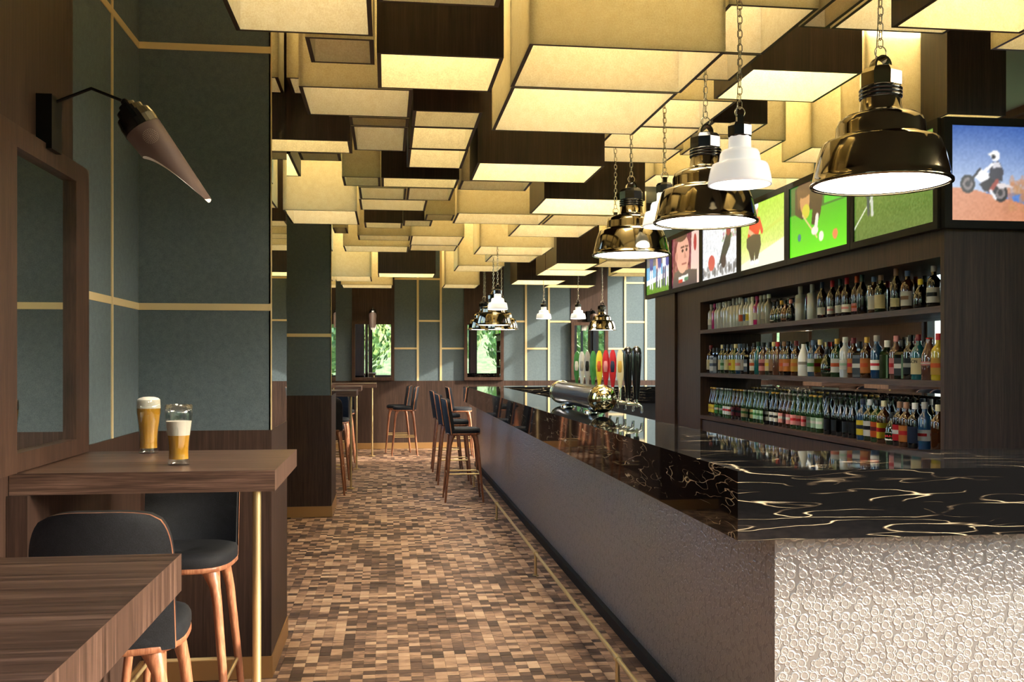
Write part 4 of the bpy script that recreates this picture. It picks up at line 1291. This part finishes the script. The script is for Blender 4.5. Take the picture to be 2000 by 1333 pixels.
BEERS = [('amber','yellow','gold'),('beer_green','green','white'),('beer_green','white','red'),('amber','wine','black'),('beer_green','cream','green'),('beer_green','mint','green'),('black','white','black'),('amber','pink','white'),('beer_green','pink','red'),('beer_green','mint','white')]
LOW = [('beer',) + (g, 'silver' if i % 3 else 'gold', l, b_) for i, (g, l, b_) in enumerate(BEERS) for _ in range(3)]
LOW += [('beer','black','black','black',None)] * 5 + [('spirit','blue','navy','yellow','navy'),('spirit','green','white','white','black'),('spirit','beer_green','black','orange','wine'),('spirit','amber','cream','yellow','red'),('short','green','black','white','red'),('spirit','wine','tan','red','white'),('spirit','amber','tan','amber','red'),('spirit','black','white','navy',None),('clear','blue','silver','white','red'),('spirit','amber','cream',None,None)]
LOWY = [9.70,9.62,9.55,9.475,9.40,9.325,9.25,9.175,9.10,9.025,8.93,8.84,8.74,8.645,8.56,8.465,8.375,8.29,8.19,8.09,7.99,7.885,7.79,7.70,7.61,7.515,7.42,7.32,7.23,7.14,7.00,6.90,6.80,6.705,6.61,6.48,6.38,6.27,6.17,6.08,5.98,5.89,5.79,5.67,5.53]
NAMES = {'wine': 'wine bottle', 'spirit': 'spirit bottle', 'clear': 'slim spirit bottle', 'tall': 'tall bottle', 'square': 'square bottle', 'short': 'short round bottle', 'beer': 'beer bottle', 'ceramic': 'smooth bottle'}
GN = {'beer_green': 'green', 'frost': 'frosted grey', 'wine': 'dark red', 'clear': 'clear'}
TI = {'dgreen': 'dark green', 'wine': 'dark red', 'mint': 'pale green'}
rb = random.Random(11)
for shelf, specs, ys, z, scl in (('top', TOP, TOPY, SH[2], 1.03), ('middle', MID, MIDY, SH[1], 1.14), ('bottom', LOW, LOWY, SH[0], 1.15)):
    for i, (sp, y) in enumerate(zip(specs, ys)):
        shp, g, cap, lab, band = sp
        txt = '%s %s' % (GN.get(g, g), NAMES[shp])
        if lab:
            txt += ' with %s label' % TI.get(lab, lab)
        elif cap:
            txt += ' with %s cap' % TI.get(cap, cap)
        txt += ', %s from the left on the %s shelf' % (ordinal(i), shelf)
        bt = bottle(shp, g, cap, lab, band, UX0 + 0.10 + rb.uniform(-0.008, 0.008), y, z, 0.35 + rb.uniform(-0.25, 0.25), txt, 'bottles on the %s shelf' % shelf, scl)
        if shelf == 'middle' and g == 'teal' and lab == 'cream':
            fc = bpy.data.curves.new('lettering', 'FONT')
            fc.body = 'SON'
            fc.size = 0.026
            fc.align_x = 'CENTER'
            fc.extrude = 0.0006
            fc.materials.append(CM['black'])
            lt_ = [q for q in bpy.data.objects if q.parent == bt and q.name.startswith('paper_label')][0]
            add('lettering', fc, lt_, (-0.0425, -0.004, 0.092), (PI / 2, 0, -PI / 2))

# ------------------------------------------------------------------ beer taps
tap = thing('beer_tap_tower', 'long dark horizontal beer tap tower with chrome ends and ten handles on the bar', 'beer tap')
m = MB()
cz, r = ZT + 0.105, 0.085
cxp = 1.40
def ringy(y, rr, n=32):
    return [(cxp + rr * math.cos(2 * PI * k / n), y, cz + rr * math.sin(2 * PI * k / n)) for k in range(n)]
m.grid([ringy(y, r) for y in (6.28, 7.75)], 0, True, close=True, flip=True)
m.build('barrel', M['tower_blue'], tap)
for y0, sg in ((6.28, -1), (7.75, 1)):
    m = MB()
    prof = [(0.0, r), (0.0, r * 1.09), (0.045, r * 1.09), (0.05, r * 1.03), (0.075, r * 1.02), (0.1, r * 0.93), (0.125, r * 0.7), (0.138, r * 0.35), (0.14, 0.002)]
    m.grid([ringy(y0 + sg * a, rr) for a, rr in prof], 0, True, close=True, flip=sg > 0)
    m.build('end_cap', M['chrome_cap'], tap)
for y in (6.55, 7.45):
    MB().lathe([(0.06, 0.0), (0.06, 0.01), (0.03, 0.02), (0.03, 0.04)], 20, cx=cxp, cy=y, z0=ZT).build('foot', M['chrome'], tap)
HC = [('green', 'white'), ('white', 'silver'), ('silver', 'black'), ('green', 'green'), ('yellow', 'orange'), ('red', 'pink'), ('red', 'navy'), ('cream', 'gold'), ('black', None), ('black', None)]
for i in range(10):
    y = 7.78 - 0.212 * i
    c1, c2 = HC[i]
    x = 1.53
    hd = None
    if c2:
        m = MB()
        rows = []
        for z, wx, wy in ((1.33, 0.011, 0.012), (1.36, 0.014, 0.014), (1.40, 0.022, 0.016), (1.46, 0.026, 0.017), (1.52, 0.025, 0.016), (1.56, 0.019, 0.013), (1.585, 0.009, 0.008)):
            rows.append([(x + wx * math.cos(2 * PI * k / 16), y + wy * math.sin(2 * PI * k / 16), z) for k in range(16)])
        m.grid(rows, 0, True, close=True); m.cap(rows[-1], 0); m.cap(rows[0], 0, True)
        hd = m.build('handle', CM[c1], tap)
        m = MB()
        m.lathe([(0.0, -0.03), (0.02, -0.026), (0.026, 0.0), (0.02, 0.026), (0.0, 0.03)], 14)
        bd = m.build('badge', CM[c2], hd)
        bd.location = (x - 0.004, y - 0.012, 1.47)
        bd.scale = (0.6, 0.35, 1.4)
    else:
        m = MB()
        m.lathe([(0.017, 1.27), (0.019, 1.30), (0.031, 1.50), (0.033, 1.55), (0.026, 1.585), (0.008, 1.60)], 18, cx=x, cy=y)
        hd = m.build('handle', M['black_gloss'], tap)
    m = MB()
    m.tube([(x, y, 1.22), (x, y, 1.335 if c2 else 1.275)], 0.0115, 10)
    m.build('stem', M['chrome'], tap)
    m = MB()
    m.tube([(cxp + 0.07, y, cz - 0.02), (x + 0.005, y, cz - 0.02), (x + 0.03, y, cz - 0.03), (x + 0.035, y, cz - 0.075)], [0.013, 0.014, 0.011, 0.009], 10)
    m.build('spout', M['chrome'], tap)

# ------------------------------------------------------------------ outdoors: lawn, hill and trees beyond the windows
m = MB()
rows = []
for iy in range(25):
    y = -60 + 5 * iy
    row = []
    for ix in range(25):
        x = -30 + 5 * ix
        dist = max(0.0, max(-(y - YB) - 14, x - XR - 14))
        hh = min(9.0, dist * 0.32)
        if XL - 3 < x < XR + 3 and y > YB - 3:
            hh = 0.0
        row.append((x, y, -0.3 + hh))
    rows.append(row)
m.grid(rows, 0, True)
struct(m.build('lawn', M['grass']))
def tree(x, y, z, h, mat, seed, label):
    r = random.Random(seed)
    t = thing('tree', label, 'tree', (x, y, z), group='trees outside the windows')
    MB().tube([(0, 0, -0.4), (0.05, 0, h * 0.3), (0, 0.05, h * 0.65)], [0.16, 0.13, 0.06], 8).build('trunk', M['bark'], t)
    m = MB()
    for k in range(2600):
        a = r.uniform(0, 2 * PI); b_ = r.uniform(-1, 1); q = r.uniform(0.55, 1.0)
        c = Vector((math.cos(a) * math.sqrt(1 - b_ * b_), math.sin(a) * math.sqrt(1 - b_ * b_), b_))
        p = Vector((c.x * q * h * 0.40, c.y * q * h * 0.40, h * 0.58 + c.z * q * h * 0.44))
        s_ = h * r.uniform(0.02, 0.036)
        u_ = Vector((r.uniform(-1, 1), r.uniform(-1, 1), r.uniform(-1, 1))).normalized()
        w_ = u_.cross(c).normalized()
        u_ = w_.cross(c + u_ * 0.4).normalized()
        m.quad(p - u_ * s_, p + w_ * s_, p + u_ * s_, p - w_ * s_)
    o = m.build('foliage', M[mat], t)
for tk, (x, y, h, lab) in enumerate((
        (-7.5, -17, 7, 'leafy tree outside at the left end of the row behind the back windows'), (-1.8, -14, 5.6, 'small pale tree outside the leftmost back window'),
        (2.6, -17, 6.5, 'bushy tree outside the middle back window'), (7.0, -14, 6.0, 'pale rounded tree outside the right back window'),
        (12.0, -16.5, 7.5, 'large tree outside beyond the corner of the windows'), (14.5, -9, 6.5, 'pale tree outside the near end of the right windows'),
        (18.5, -3, 6.5, 'bushy tree outside the second right window'), (17.5, 4, 6.8, 'pale tree outside the middle of the right windows'),
        (19.5, 11, 7, 'bushy tree outside towards the far end of the right windows'), (17.5, 18, 6.5, 'pale tree outside beyond the far right corner'),
        (-11, 4, 6.5, 'bushy tree outside the left windows, nearer one'), (-12, 12, 7, 'pale tree outside the left windows, farther one'))):
    dist = max(0.0, max(-(y - YB) - 14, x - XR - 14))
    tree(x, y, -0.3 + dist * 0.32, h, 'leaf_a' if tk % 2 else 'leaf_b', 100 + tk, lab)
